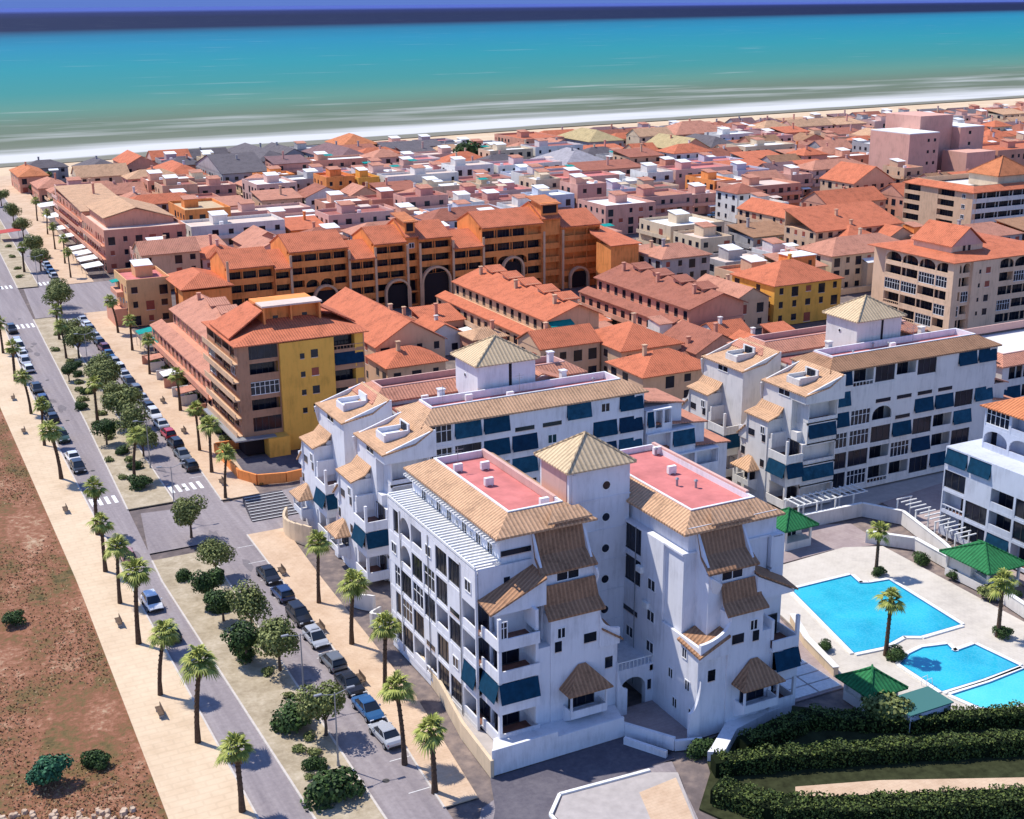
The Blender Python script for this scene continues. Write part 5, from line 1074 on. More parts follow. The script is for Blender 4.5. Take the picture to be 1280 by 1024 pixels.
def crown_mesh(seed, rx, rz, n, leaf, mat, lobes=7, flatb=0.5):
    rng = random.Random(seed); mb = MB(); L = []
    for i in range(lobes):
        t = rng.uniform(0, 2*PI); rr = rng.uniform(.25, .62)*rx; L.append((Vector((rr*math.cos(t), rr*math.sin(t), rng.uniform(-.35, .5)*rz)), rng.uniform(.38, .62)))
    L.append((Vector((0, 0, .15*rz)), .7))
    while len(mb.f) < n:
        c, k = rng.choice(L); d_ = Vector((rng.gauss(0, 1), rng.gauss(0, 1), rng.gauss(0, 1))).normalized()
        if d_.z < -.3 and rng.random() < flatb: continue
        r_ = k*(0.72+.33*rng.random()) if rng.random() < .85 else k*rng.random()
        p = c+Vector((d_.x*rx*r_, d_.y*rx*r_, d_.z*rz*r_)); quad_at(mb, p, (d_+Vector((rng.gauss(0, .45), rng.gauss(0, .45), .25+rng.gauss(0, .3)))), leaf*rng.uniform(.6, 1.3), rng)
    return mb.mesh('crown', mat, recalc=False)
def trunk_mesh(seed, h, r0, spread, mat):
    rng = random.Random(seed); mb = MB(); mb.tube([(0, 0, -.1), (.05, .02, h*.5), (.02, 0, h)], [r0*1.3, r0, r0*.8], 7)
    for i in range(5):
        t = i*2*PI/5+rng.random(); e = Vector((math.cos(t)*spread, math.sin(t)*spread, h+spread*rng.uniform(.7, 1.2))); mb.tube([(0, 0, h*.85), tuple(Vector((0, 0, h*.95)).lerp(e, .5)+Vector((0, 0, .1))), tuple(e)], [r0*.6, r0*.45, r0*.2], 5)
    return mb.mesh('trunk', mat)
def palm_meshes(seed, h, r=1.85, nf=36):
    rng = random.Random(seed); tr = MB(); lean = (rng.uniform(-.8, .8), rng.uniform(-.8, .8))
    pts = [(lean[0]*t*t, lean[1]*t*t, h*t-.1) for t in (0, .25, .5, .75, 1)]; tr.tube(pts, [.30, .22, .20, .19, .24], 8)
    for k in range(int(h/.5)): z = .4+k*.5; t = z/h; tr.cyl(lean[0]*t*t, lean[1]*t*t, z, z+.09, .245, .20, 8)
    top = Vector((lean[0], lean[1], h)); cr = MB(); sk = MB()
    for i in range(nf):
        az = i*2.399+rng.uniform(-.2, .2); el = R(78-100*(i/nf)+rng.uniform(-8, 8)); L = r*rng.uniform(.7, 1.2)
        dh = Vector((math.cos(az), math.sin(az), 0)); side = Vector((-math.sin(az), math.cos(az), 0))
        def P(t): return top+dh*(L*t*math.cos(el)*(1))+Vector((0, 0, L*t*math.sin(el)-.55*L*t*t*max(0.25, math.cos(el))))
        m0 = P(.45); k = len(cr.v); w_ = .05
        cr.v += [tuple(top-side*w_), tuple(top+side*w_), tuple(m0+side*w_*.6), tuple(m0-side*w_*.6)]; cr.f.append([k, k+1, k+2, k+3]); cr.m.append(0)
        nl = 11; dirn = (P(.55)-P(.4)).normalized()
        for j in range(nl):
            a = R(-78+156*j/(nl-1)); ll = L*.58*(1-.25*abs(a)/1.4)*rng.uniform(.9, 1.1); d_ = (dirn*math.cos(a)+side*math.sin(a)).normalized(); pr = d_.cross(Vector((0, 0, 1))).normalized()*.085
            tip = m0+d_*ll+Vector((0, 0, -.32*ll*ll)); mid = m0+d_*ll*.55+Vector((0, 0, -.03)); k = len(cr.v)
            cr.v += [tuple(m0), tuple(mid-pr), tuple(tip), tuple(mid+pr)]; cr.f.append([k, k+1, k+2, k+3]); cr.m.append(0)
    for i in range(34):
        az = rng.uniform(0, 2*PI); d_ = Vector((math.cos(az), math.sin(az), 0)); a = top+d_*.22+Vector((0, 0, -.05)); e = top+d_*rng.uniform(.35, .6)+Vector((0, 0, -rng.uniform(.6, 1.3))); s_ = Vector((-d_.y, d_.x, 0))*.13; k = len(sk.v)
        sk.v += [tuple(a-s_), tuple(a+s_), tuple(e+s_*.6), tuple(e-s_*.6)]; sk.f.append([k, k+1, k+2, k+3]); sk.m.append(0)
    return tr.mesh('trunk', PBARK), cr.mesh('crown', LEAF_P, False), sk.mesh('dead_fronds', flat('dead_frond', (.22, .14, .07), .9, .1, 0, .3, 3), False)
def plant(name, meshes, x, y, label, cat, group=None, s=1.0, z=0.1, rz=0.0):
    if len(meshes) == 1:
        o = bpy.data.objects.new(name, meshes[0][1]); C.objects.link(o); o.location = (x, y, z)
    else:
        o = empty(name, (x, y, z))
        for nm, me, dz in meshes:
            c = bpy.data.objects.new(nm, me); C.objects.link(c); c.parent = o; c.location = (0, 0, dz)
    o.rotation_euler = (0, 0, rz); o.scale = (s, s, s); tag(o, label, cat, group); return o
rg = random.Random(11)
PALMS = [palm_meshes(i, h) for i, h in enumerate((7.2, 7.6, 6.8, 7.4, 7.0))]
HP = (7.2, 7.6, 6.8, 7.4, 7.0)
SPALMS = [palm_meshes(10+i, h, 1.7, 26) for i, h in enumerate((5.4, 6.0))]
def palm(x, y, label, group, h=7.2, kind=0, s=None):
    t, c, k = (SPALMS if h < 6.3 else PALMS)[kind % (2 if h < 6.3 else 5)]; base = (5.4, 6.0)[kind % 2] if h < 6.3 else HP[kind % 5]
    return plant('palm_tree', [('trunk', t, 0), ('crown', c, 0), ('dead_fronds', k, 0)], x, y, label, 'palm tree', group, h/base, rz=rg.uniform(0, 6))
pl_ = [(22.2, 93.3, 5.9), (21.6, 105.6, 8.2), (20.5, 115.8, 6.4), (20.9, 127.6, 8.2), (21.1, 138.4, 6.6), (21.3, 148, 6.2), (22.6, 160, 6.2), (21.8, 183.5, 7.5), (21.9, 200, 6.5), (22.4, 218, 6.4), (22.7, 240, 6.2), (23.2, 262, 6.2), (25, 340, 6.5), (26.5, 370, 6.5), (28, 400, 6.5), (29, 430, 6.5), (31, 465, 6.5)]
for i, (x, y, h) in enumerate(pl_): palm(x, y, ('tall ' if h > 7 else 'short ')+'fan palm on the wide beige promenade, %s palm from the near end' % ordi(i), 'palms along the wide promenade', h, i)
pr_ = [(36.9, 93.6, 7.2), (37.5, 88.4, 6.0), (39.9, 105.6, 7.2), (40.7, 117, 7.2), (40.9, 128, 7.0), (40.4, 165, 6.6), (41.4, 176, 6.8), (42.3, 186.4, 6.6), (44.6, 208, 6.2), (45.0, 233, 6.4), (45.8, 252, 6), (46.2, 268, 6.8), (47.2, 332, 6.4), (49, 352, 6.4), (50, 375, 6.4), (52, 402, 6.4), (53, 430, 6.4)]
for i, (x, y, h) in enumerate(pr_): palm(x, y, 'fan palm on the peach pavement beside the buildings, %s palm from the near end' % ordi(i), 'palms along the building-side pavement', h, i+1)
for (x, y, h, lab) in ((88.2, 89.0, 6.2, 'lone fan palm between the large pool and the smaller pool, crown seen against the water'), (101.0, 104.6, 5.5, 'slim fan palm at the far corner of the large pool'), (101.4, 86.6, 6.2, 'fan palm on the right side of the pool deck near the larger green kiosk')):
    palm(x, y, lab, None, h, 1)
for i, (x, y, h) in enumerate(((30.9, 178, 6.4), (31.4, 209, 6.2), (33.4, 252, 6.4), (34.6, 268, 6.2), (38.0, 345, 6.2))): palm(x, y, 'fan palm on the median between the two roadways, %s median palm from near end' % ordi(i), 'palms on the median', h, i+2)
TREES = [[('trunk', trunk_mesh(20+i, 2.1, .17, 1.2, BARK), 0), ('crown', crown_mesh(30+i, 2.7+.25*(i % 2), 2.1+.3*(i % 3), 4200, .24, LEAF_O, 9+i), 3.9)] for i in range(4)]
DTREES = [[('trunk', trunk_mesh(60+i, 1.5, .14, .9, BARK), 0), ('crown', crown_mesh(64+i, 2.1, 1.8, 3400, .22, LEAF_D, 9), 2.7)] for i in range(3)]
BUSH = [[('bush', crown_mesh(70+i, 1.6, 1.1, 2600, .18, LEAF_D, 9, 1.0), 0)] for i in range(3)]
BUSHO = [[('bush', crown_mesh(80+i, 1.0, .6, 500, .2, LEAF_O, 8, 1.0), 0)] for i in range(2)]
mt_ = [(32.9, 153.6, .88), (32.5, 140, .8), (32.2, 124.4, .86), (32.3, 115.0, .9), (32.3, 101.2, .86), (34.2, 187.6, .8), (34.4, 194.5, .95), (34.7, 203.0, 1.1), (35.0, 211, .9), (35.2, 222, 1.1), (35.6, 229, .95), (35.6, 251, 1.1), (36.4, 264, .8), (38.8, 292, 1.15), (39.3, 300, 1.0), (42, 345, 1.0), (43, 365, 1), (45, 400, 1), (46, 430, 1), (47, 470, 1)]
for i, (x, y, s) in enumerate(mt_): plant('median_tree', TREES[i % 4], x, y, 'round olive-green tree on the building side of the median, %s from the near end' % ordi(i), 'tree', 'round trees along the median', s, .1, i*1.3)
dt_ = [(30.4, 195.8, .95), (30.2, 128.5, .9), (30.1, 133.4, .95), (29.9, 118.4, 1.0), (31.2, 235, .8)]
for i, (x, y, s) in enumerate(dt_): plant('dark_tree', DTREES[i % 3], x, y, 'small dark green tree on the promenade side of the median, %s from the near end' % ordi([3, 1, 2, 0, 4][i] if i < 5 else i), 'tree', 'small dark trees on the median', s, .1, i)
sc_ = [(29.8, 104.2, 1.55), (29.6, 91.4, 1.6), (30.9, 174.8, 1.15), (29.2, 141.5, .75), (30.5, 131.5, .9), (29.9, 119, .8), (31.5, 190.5, .8), (32.6, 225.5, .7), (30.2, 216.8, .8), (30.9, 206, .6), (32.0, 183, .75), (33.2, 238, .7), (34, 245, .7), (29.6, 96.5, .7)]
for i, (x, y, s) in enumerate(sc_):
    plant('bush', BUSH[i % 3], x, y, ('large' if s > 1.2 else 'medium' if s > .85 else 'small')+' dark bush on the median, %s dark bush from the near end' % ordi(sorted(q[1] for q in sc_).index(y)), 'bush', 'dark bushes on the median', s, .1+.5*s, i)
so_ = [(29.2, 99.7, .75), (30.4, 98.8, .7), (30.8, 101.3, .7), (30.9, 115, .8), (31.4, 109.5, .6), (28.7, 95.2, .5), (30.5, 121.8, .5), (29.6, 179.5, .8), (31.4, 198.5, 1.0), (31.6, 201.5, .9), (32.6, 212, 1.0), (31.2, 221.5, 1.1), (31.6, 228, 1.0), (32.6, 233, 1.0), (32.0, 241, 1.1), (33.5, 249, .9), (32.5, 259, 1), (35, 272, 1), (31.8, 186.4, 1.0), (29.4, 188, .8), (36.0, 338, 1), (37, 350, 1), (38, 368, 1), (39, 385, 1)]
for i, (x, y, s) in enumerate(so_):
    plant('shrub', BUSHO[i % 2], x, y, 'low clipped olive shrub on the median gravel, %s low shrub from the near end' % ordi(sorted(q[1] for q in so_).index(y)), 'shrub', 'low shrubs on the median', s, .3, i)
gd_ = [(46.9, 189, .8), (47.4, 194, .6), (46.6, 199.5, .7), (48.2, 203, .8), (47.3, 208, .6), (48.0, 213, .9), (47.0, 218.5, .6), (48.3, 224, .8), (47.4, 229, .7), (48.2, 235, .8), (47.6, 240, .6), (46.6, 168.5, .5)]
for i, (x, y, s) in enumerate(gd_): plant('bush', BUSH[i % 3] if i % 3 else BUSHO[0], x, y, 'garden bush between the pavement and the low boulevard row, %s from the near end' % ordi(sorted(q[1] for q in gd_).index(y)), 'bush', 'garden bushes by the low boulevard row', s if i % 3 else s*1.4, .5*s, i)
LB = [('bush', crown_mesh(90, 1.9, 1.6, 2600, .26, LEAF_B, 9, 1.0), 0)]
plant('bush', LB, 8.6, 105.2, 'big blue-green bush near the rubble on the vacant lot', 'bush', None, 1.0, 1.2)
plant('bush', BUSH[1], 12.6, 106.2, 'flat dark bush right of the big blue-green bush on the lot', 'bush', None, .85, .5)
plant('bush', BUSH[2], 9.9, 138.6, 'dark bush standing alone at the left edge of the vacant lot', 'bush', None, .85, .6)
plant('bush', [('bush', crown_mesh(92, 2.4, 1.5, 2400, .3, LEAF_O, 10, 1.0), 0)], 79.4, 79.6, 'broad light green bush beside the small green-roofed kiosk', 'bush', None, 1.0, 1.5)
for i, (x, y, s, lab) in enumerate(((88.4, 87.9, .8, 'dark bush at the palm foot between the two pools'), (101.2, 104.2, .6, 'dark bush at the far corner of the large pool'), (101.8, 86.4, .7, 'dark bush at the foot of the poolside palm near the larger kiosk'), (108.2, 104.6, .8, 'dark bush against the cream retaining wall'), (108.4, 99.6, .65, 'smaller dark bush further along the cream retaining wall'), (109.3, 92.2, .8, 'dark bush below the larger green kiosk'), (83.3, 92.8, .6, 'low dark bush by the mottled poolside wall'),
                                     (61.0, 82.6, .9, 'dark bush at the sloping foot of the gateway wall'))):
    plant('bush', BUSH[i % 3], x, y, lab, 'bush', None, s, .5, i)
plant('shrub', BUSHO[0], 107.6, 93.5, 'yellow-green shrub beneath the larger green kiosk', 'shrub', None, 1.5, .7)
def hedge(label, pts, w_, h, seed):
    rng = random.Random(seed); mb = MB(); core = MB(); tot = 0
    for a, b_ in zip(pts, pts[1:]):
        A_, B_ = Vector((*a, 0)), Vector((*b_, 0)); d_ = (B_-A_); L = d_.length; d_.normalize(); n_ = Vector((-d_.y, d_.x, 0))
        q = [A_-n_*w_*.42-d_*.3, B_-n_*w_*.42+d_*.3, B_+n_*w_*.42+d_*.3, A_+n_*w_*.42-d_*.3]; core.prism([(p.x, p.y) for p in q], 0, h-.22-.004*len(core.f))
        for k in range(int(L*(w_+2*h)*52)):
            s_ = rng.uniform(0, L); side = rng.random()*(w_+2*h); bulge = .18*math.sin(s_*1.3+seed)+.12*math.sin(s_*3.1)
            if side < w_: p = A_+d_*s_+n_*(side-w_/2)+Vector((0, 0, h+bulge+rng.gauss(0, .07))); nn = Vector((0, 0, 1))
            else:
                sg = 1 if side < w_+h else -1; zz = ((side-w_) % h); p = A_+d_*s_+n_*sg*(w_/2+bulge*.6+rng.gauss(0, .06)-.1*(zz/h)**3)+Vector((0, 0, zz)); nn = n_*sg
            quad_at(mb, p, nn+Vector((rng.gauss(0, .5), rng.gauss(0, .5), rng.gauss(0, .5))), .17*rng.uniform(.6, 1.3), rng)
    o = empty('hedge', (0, 0, 0)); tag(o, label, 'hedge', 'clipped hedges in the near right corner'); x0 = Vector((*pts[0], 0)); o.location = x0
    for m2_, nm, mt2 in ((mb, 'foliage', LEAF_H), (core, 'inner_shade', flat('hedge_core', (.012, .018, .008), .95, .05))):  # near-black solid core paints the shade inside the hedge
        m2_.v = [(v[0]-x0.x, v[1]-x0.y, v[2]) for v in m2_.v]; m2_.obj(nm, mt2, o, recalc=(nm == 'inner_shade'))
hedge('tall dark hedge wrapping the foot of the near right wing below the pool deck', [(64.5, 81.2), (72.6, 82.0), (80, 77.3), (94.5, 71.6)], 1.8, 1.5, 1)
hedge('middle hedge with bright clipped top above the pale garden path', [(60.3, 79.6), (66.5, 77.6), (76, 74.0), (90, 68.4)], 1.7, 1.7, 2)
hedge('nearest hedge along the bottom edge of the picture', [(58.2, 76.4), (60.5, 72.6), (66, 69.2), (82, 62.4)], 2.4, 1.6, 3)
g = MB(); g.prism([(60, 80), (62, 84.2), (73, 85.8), (80, 80), (104, 68), (96, 58), (60, 66), (56, 76)], -.1, .06); structure('lawn', g, flat('dark_soil_lawn', (.035, .04, .018), .95, .1, 0, .5, .8))
g = MB(); g.prism([(64.0, 73.4), (70, 70.8), (86, 63.8), (86.6, 65.0), (72, 72.1), (65, 74.7)], .06, .12); structure('path', g, PAVE2)
# dry grass and rubble of the lot
rng = random.Random(3); g = MB()
for i in range(42000):
    u_ = 84+(225-84)*rng.random()**1.5; x = lerp_table(LW, u_)-.2-rng.random()*min(22, 4+u_*.12); k = len(g.v); s = rng.uniform(.05, .17); a = rng.uniform(0, PI); c, d_ = math.cos(a)*s*.8, math.sin(a)*s*.8
    if math.sin(x*.35+u_*.11)+math.sin(u_*.23-x*.2)+rng.uniform(-1, 1) < 0: continue
    g.v += [(x-c, u_-d_, -.06), (x+c, u_+d_, -.06), (x+rng.uniform(-.2, .2), u_+rng.uniform(-.2, .2), s*.8)]; g.f.append([k, k+1, k+2]); g.m.append(0)
o = g.obj('dry_grass', leafmat('dry_grass', (.17, .12, .05), (.33, .20, .10), (.48, .33, .17)), recalc=False); tag(o, 'patchy dry brown grass across the vacant lot', 'grass', kind='stuff')
g = MB()
for i in range(520):
    u_ = rng.uniform(95, 104.5)-2.5; x = rng.uniform(1, 15.4); 
    if u_ > 104-(x-1)*.5+rng.uniform(-1, 1): continue
    s = rng.uniform(.12, .5); n = 6; a0 = rng.random()*6
    g.add([(x+s*math.cos(a0+j*PI/3)*rng.uniform(.7, 1.1), u_+s*math.sin(a0+j*PI/3)*rng.uniform(.7, 1.1), -.1) for j in range(n)]+[(x+s*.6*math.cos(a0+j*PI/3), u_+s*.6*math.sin(a0+j*PI/3), s*rng.uniform(.5, .9)) for j in range(n)], [tuple(range(n, 2*n))]+[(j, (j+1) % n, n+(j+1) % n, n+j) for j in range(n)])
o = g.obj('rubble', ground_mat('rubble_stone', [(.3, (.36, .24, .16)), (.5, (.52, .38, .27)), (.7, (.66, .54, .42))], 1.5, 5)); tag(o, 'pale broken stone rubble in the near corner of the vacant lot', 'rubble', kind='stuff')
# ---------------------------------------------------------------- cars
TYRE = flat('tyre_rubber', (.02, .02, .02), .9, .2); RIM = flat('wheel_rim', (.45, .45, .47), .35, .5, .7); LAMP = flat('headlamp_glass', (.7, .72, .75), .15, .5); TAIL = flat('tail_lamp', (.35, .02, .02), .25, .5); CGL = flat('car_glass', (.015, .02, .028), .08, .6); TRIM = flat('black_trim', (.02, .02, .022), .6, .3)
PAINT = {}
def paint(nm, c):
    if nm not in PAINT:
        m, nt, b = newmat('car_paint_'+nm); b.inputs['Base Color'].default_value = (*c, 1); b.inputs['Roughness'].default_value = .35; b.inputs['Metallic'].default_value = .25; b.inputs['Coat Weight'].default_value = .5; b.inputs['Coat Roughness'].default_value = .08; PAINT[nm] = m
    return PAINT[nm]
COLS = {'white': (.75, .75, .75), 'silver': (.48, .49, .51), 'grey': (.16, .17, .18), 'black': (.012, .012, .015), 'dark blue': (.02, .05, .14), 'blue': (.03, .12, .28), 'red': (.50, .015, .02), 'dark red': (.16, .02, .025), 'dark green': (.02, .06, .04), 'beige': (.45, .38, .28), 'pale pink': (.50, .25, .24)}
def loft(mb, secs, mi=0):
    n = len(secs[0]); base = len(mb.v)
    for s_ in secs: mb.v += [tuple(p) for p in s_]
    for i in range(len(secs)-1):
        for j in range(n): mb.f.append([base+i*n+j, base+i*n+(j+1) % n, base+(i+1)*n+(j+1) % n, base+(i+1)*n+j]); mb.m.append(mi)
    mb.f.append([base+j for j in range(n)]); mb.m.append(mi); mb.f.append([base+(len(secs)-1)*n+j for j in range(n)]); mb.m.append(mi)
SH = {'hatchback': dict(L=4.0, hood=.88, deck=1.0, roof=1.47, c=(-1.95, -1.55, .35, 1.15)), 'saloon': dict(L=4.5, hood=.86, deck=.96, roof=1.42, c=(-1.55, -.95, .45, 1.2)), 'suv': dict(L=4.5, hood=1.05, deck=1.12, roof=1.70, c=(-2.1, -1.75, .45, 1.15)), 'van': dict(L=4.8, hood=1.15, deck=1.2, roof=1.95, c=(-2.35, -2.2, .95, 1.75))}
CM = {}
def car_parts(kind, colr):
    key = (kind, colr)
    if key in CM: return CM[key]
    s = SH[kind]; L = s['L']/2; W_ = .87; pm = paint(colr, COLS[colr]); b_ = MB()
    def sec(y, wz, zt, zb=.28): w_ = W_*wz; return [(-w_*.9, y, zb), (w_*.9, y, zb), (w_, y, zb+.22), (w_, y, zt-.18), (w_*.88, y, zt), (-w_*.88, y, zt), (-w_, y, zt-.18), (-w_, y, zb+.22)]
    d_ = s['deck']; h_ = s['hood']
    loft(b_, [sec(-L, .86, d_-.22, .38), sec(-L+.18, .97, d_-.04), sec(-L+.7, 1, d_), sec(0, 1, (d_+h_)/2+.02), sec(L-1.1, 1, h_+.02), sec(L-.35, .96, h_-.12), sec(L, .84, h_-.3, .36)])
    r0, r1, r2, r3 = s['c']; t = s['roof']; zb = min(d_, h_)-.06
    gl = MB(); loft(gl, [[(-.76, r0, zb), (.76, r0, zb), (.72, r0+.02, d_), (-.72, r0+.02, d_)], [(-.8, r1, zb), (.8, r1, zb), (.61, r1+.1, t-.03), (-.61, r1+.1, t-.03)], [(-.8, r2, zb), (.8, r2, zb), (.61, r2-.1, t-.03), (-.61, r2-.1, t-.03)], [(-.76, r3, zb), (.76, r3, zb), (.72, r3-.02, h_+.03), (-.72, r3-.02, h_+.03)]])
    loft(b_, [[(-.55, r1+.0, t-.04), (.55, r1+.0, t-.04), (.52, r1+.05, t), (-.52, r1+.05, t)], [(-.635, r1+.2, t-.05), (.635, r1+.2, t-.05), (.56, r1+.2, t+.03), (-.56, r1+.2, t+.03)], [(-.635, r2-.25, t-.05), (.635, r2-.25, t-.05), (.56, r2-.25, t+.03), (-.56, r2-.25, t+.03)], [(-.55, r2-.02, t-.05), (.55, r2-.02, t-.05), (.52, r2-.07, t), (-.52, r2-.07, t)]])
    for sx in (-1, 1):
        for (ya, za, yb, zb_) in ((r0+.05, d_-.02, r1+.15, t-.02), ((r1+r2)/2, d_-.02, (r1+r2)/2, t-.02), (r2-.12, t-.02, r3-.06, h_)): b_.tube([(sx*.77, ya, za) if za < t-.1 else (sx*.62, ya, za), (sx*.62, yb, zb_) if zb_ > t-.1 else (sx*.77, yb, zb_)], .035, 4)
        b_.box(sx*.9-.06, sx*.9+.06, r3-.55, r3-.38, d_-.02, d_+.12)
    tr = MB(); tr.box(-.7, .7, L-.06, L+.03, .3, .5); tr.box(-.7, .7, -L-.03, -L+.06, .3, .5); tr.box(-.35, .35, L-.13, L+.0, h_-.42, h_-.33)
    wh = MB(); a = [2*PI*i/12 for i in range(12)]
    wh.add([(-.1, .32*math.cos(q), .32*math.sin(q)) for q in a]+[(.1, .32*math.cos(q), .32*math.sin(q)) for q in a], [tuple(range(12)), tuple(range(23, 11, -1))]+[(i, (i+1) % 12, 12+(i+1) % 12, 12+i) for i in range(12)])
    rm = MB(); rm.add([(-.11, .2*math.cos(q), .2*math.sin(q)) for q in a]+[(.11, .2*math.cos(q), .2*math.sin(q)) for q in a], [tuple(range(12)), tuple(range(23, 11, -1))]+[(i, (i+1) % 12, 12+(i+1) % 12, 12+i) for i in range(12)])
    hl = MB(); hl.box(-.17, .17, -.05, .05, -.07, .07)
    if 'wheel' not in CM: CM['wheel'] = (wh.mesh('tyre', TYRE), rm.mesh('rim', RIM), hl.mesh('headlight', LAMP), hl.mesh('tail_light', TAIL))
    CM[key] = (b_.mesh('body', pm), gl.mesh('windows', CGL), tr.mesh('bumper', TRIM), L, h_, d_); return CM[key]
SING = {}
def car(x, y, rz, kind, colr, label, group, full=True):
    bm_, gm, tm, L, h_, d_ = car_parts(kind, colr)
    if not full:
        k = (kind, colr)
        if k not in SING:
            bb = bmesh.new(); mats = [bm_.materials[0], CGL, TRIM, TYRE]; last = 0
            for i, me in enumerate((bm_, gm, tm)):
                bb.from_mesh(me); bb.faces.ensure_lookup_table()
                for f in bb.faces[last:]: f.material_index = i
                last = len(bb.faces)
            for sx in (-.8, .8):
                for sy in (-L+.75, L-.8):
                    w_ = CM['wheel'][0].copy(); w_.transform(Matrix.Translation((sx, sy, .32))); bb.from_mesh(w_); bb.faces.ensure_lookup_table()
                    for f in bb.faces[last:]: f.material_index = 3
                    last = len(bb.faces)
            me = bpy.data.meshes.new('parked_car'); bb.to_mesh(me); bb.free()
            for mt in mats: me.materials.append(mt)
            SING[k] = me
        o = bpy.data.objects.new('parked_car', SING[k]); C.objects.link(o); o.location = (x, y, .01); o.rotation_euler = (0, 0, rz); tag(o, label, 'car', group); return o
    o = empty('parked_car', (x, y, .01), rz); tag(o, label, 'car', group)
    def ch(nm, me, loc, par=o): c = bpy.data.objects.new(nm, me); C.objects.link(c); c.parent = par; c.location = loc; return c
    ch('body', bm_, (0, 0, 0)); ch('windows', gm, (0, 0, 0)); ch('bumper', tm, (0, 0, 0))
    ty, ri, hm, tl = CM['wheel']
    for sx in (-.8, .8):
        for sy in (-L+.75, L-.8): w_ = ch('wheel', ty, (sx, sy, .32)); ch('rim', ri, (0, 0, 0), w_)
        ch('headlight', hm, (sx*.74, L-.03, h_-.34)); ch('tail_light', tl, (sx*.76, -L+.08, d_-.3))
    return o
near_r = [(97.6, 'silver', 'saloon'), (102.6, 'blue', 'saloon'), (107.8, 'black', 'saloon'), (113.0, 'black', 'hatchback'), (118.6, 'silver', 'hatchback'), (124.4, 'black', 'suv'), (130.8, 'dark blue', 'hatchback'), (136.4, 'black', 'saloon')]
for i, (y, c, k) in enumerate(near_r):
    if c == 'black' and i == 3: c = 'grey'
    car(lerp_table(K2, y)-1.25, y+.6, R(3)+(PI if i % 3 else 0), k, c, '%s %s at the building-side kerb, %s car from the near end' % (c, k, ordi(i)), 'cars parked at the building-side kerb')
far_r = ['black', 'grey', 'black', 'red', 'silver', 'white', 'black', 'silver', 'grey', 'black', 'silver', 'white', 'silver', 'blue', 'dark red', 'black', 'silver', 'grey', 'white', 'silver']
yy = 179.2
for i, c in enumerate(far_r):
    k = ('hatchback', 'saloon', 'suv')[(i*7) % 3]; car(lerp_table(K2, yy)-1.25, yy, R(2.5)+(PI if i % 4 == 1 else 0), k, c, '%s %s at the building-side kerb beyond the stairway, %s car of that queue' % (c, k, ordi(i)), 'cars parked at the building-side kerb', full=yy < 215); yy += 5.15+((i*37) % 5)*.12
for i, c in enumerate(['silver', 'blue', 'white', 'silver', 'red', 'dark red', 'white', 'grey', 'black', 'white', 'silver']):
    y = 334+i*5.4; car(lerp_table(K2, y)-1.25, y, R(3), 'hatchback', c, '%s car parked beyond the far crossing on the building side, %s of that row' % (c, ordi(i)), 'cars parked beyond the far crossing', full=False)
lf = [(127.6, 'dark green', 'hatchback'), (136.0, 'white', 'hatchback'), (150.6, 'pale pink', 'hatchback'), (153.6, 'grey', 'suv') , (163, 'beige', 'hatchback'), (186.2, 'black', 'hatchback'), (191.2, 'white', 'saloon'), (201.6, 'dark green', 'suv'), (212.6, 'black', 'hatchback'), (218.3, 'black', 'saloon'), (224.6, 'dark blue', 'hatchback'), (231.4, 'black', 'hatchback'), (246, 'white', 'hatchback'), (251.6, 'silver', 'hatchback'), (257.2, 'white', 'saloon'), (263, 'white', 'van'), (269, 'silver', 'hatchback'), (279.4, 'black', 'suv')]
lf = [q for q in lf if q[0] not in (153.6, 163)]
for i, (y, c, k) in enumerate(lf): car(lerp_table(K1, y)+1.2, y, R(2)+(PI if i % 2 else 0), k, c, '%s %s on the promenade side of the road, %s car from the near end' % (c, k, ordi(i)), 'cars parked beside the promenade', full=y < 215)
for i in range(13):
    y = 330+i*5.6; c = ['silver', 'white', 'black', 'beige', 'silver', 'grey', 'white'][i % 7]; car(lerp_table(K1, y)+1.3, y, R(3), 'hatchback', c, '%s car far down the promenade side, %s of the cars beyond the left side street' % (c, ordi(i)), 'cars parked far down the promenade', full=False)
# street furniture
LMP = None
for i, (x, y) in enumerate(((34.0, 182), (32.6, 160.8), (32.5, 108), (31.6, 96), (35.4, 240), (38.6, 325.5))):
    if LMP is None:
        LMP = empty('street_lamp', (x, y, .12)); p = MB(); p.tube([(0, 0, 0), (0, 0, 7.2)], [.09, .05], 7); p.cyl(0, 0, 0, .5, .16, .12, 8); p.obj('post', STEEL, LMP)
        p = MB(); p.tube([(-1.4, 0, 7.35), (0, 0, 7.0), (1.4, 0, 7.35)], .04, 5); p.obj('arm', STEEL, LMP)
        for sx in (-1, 1): p = MB(); p.box(sx*1.5-.35, sx*1.5+.35, -.12, .12, 7.3, 7.42); p.obj('lamp_head', STEEL, LMP)
        o = LMP
    else: o = copy_tree(LMP); o.location = (x, y, .12)
    tag(o, 'grey double-armed street lamp on the median, %s lamp from the near end' % ordi(sorted((182, 160.8, 108, 96, 240, 325.5)).index(y)), 'street lamp', 'street lamps on the median')
BN = None
bl_ = [(38.6, 109), (38.8, 121.5), (39.6, 137.5), (41.4, 170.5), (42.2, 196), (43, 214), (19.6, 112), (19.9, 133), (20.2, 170), (19.9, 208), (20.8, 228), (20.6, 252)]
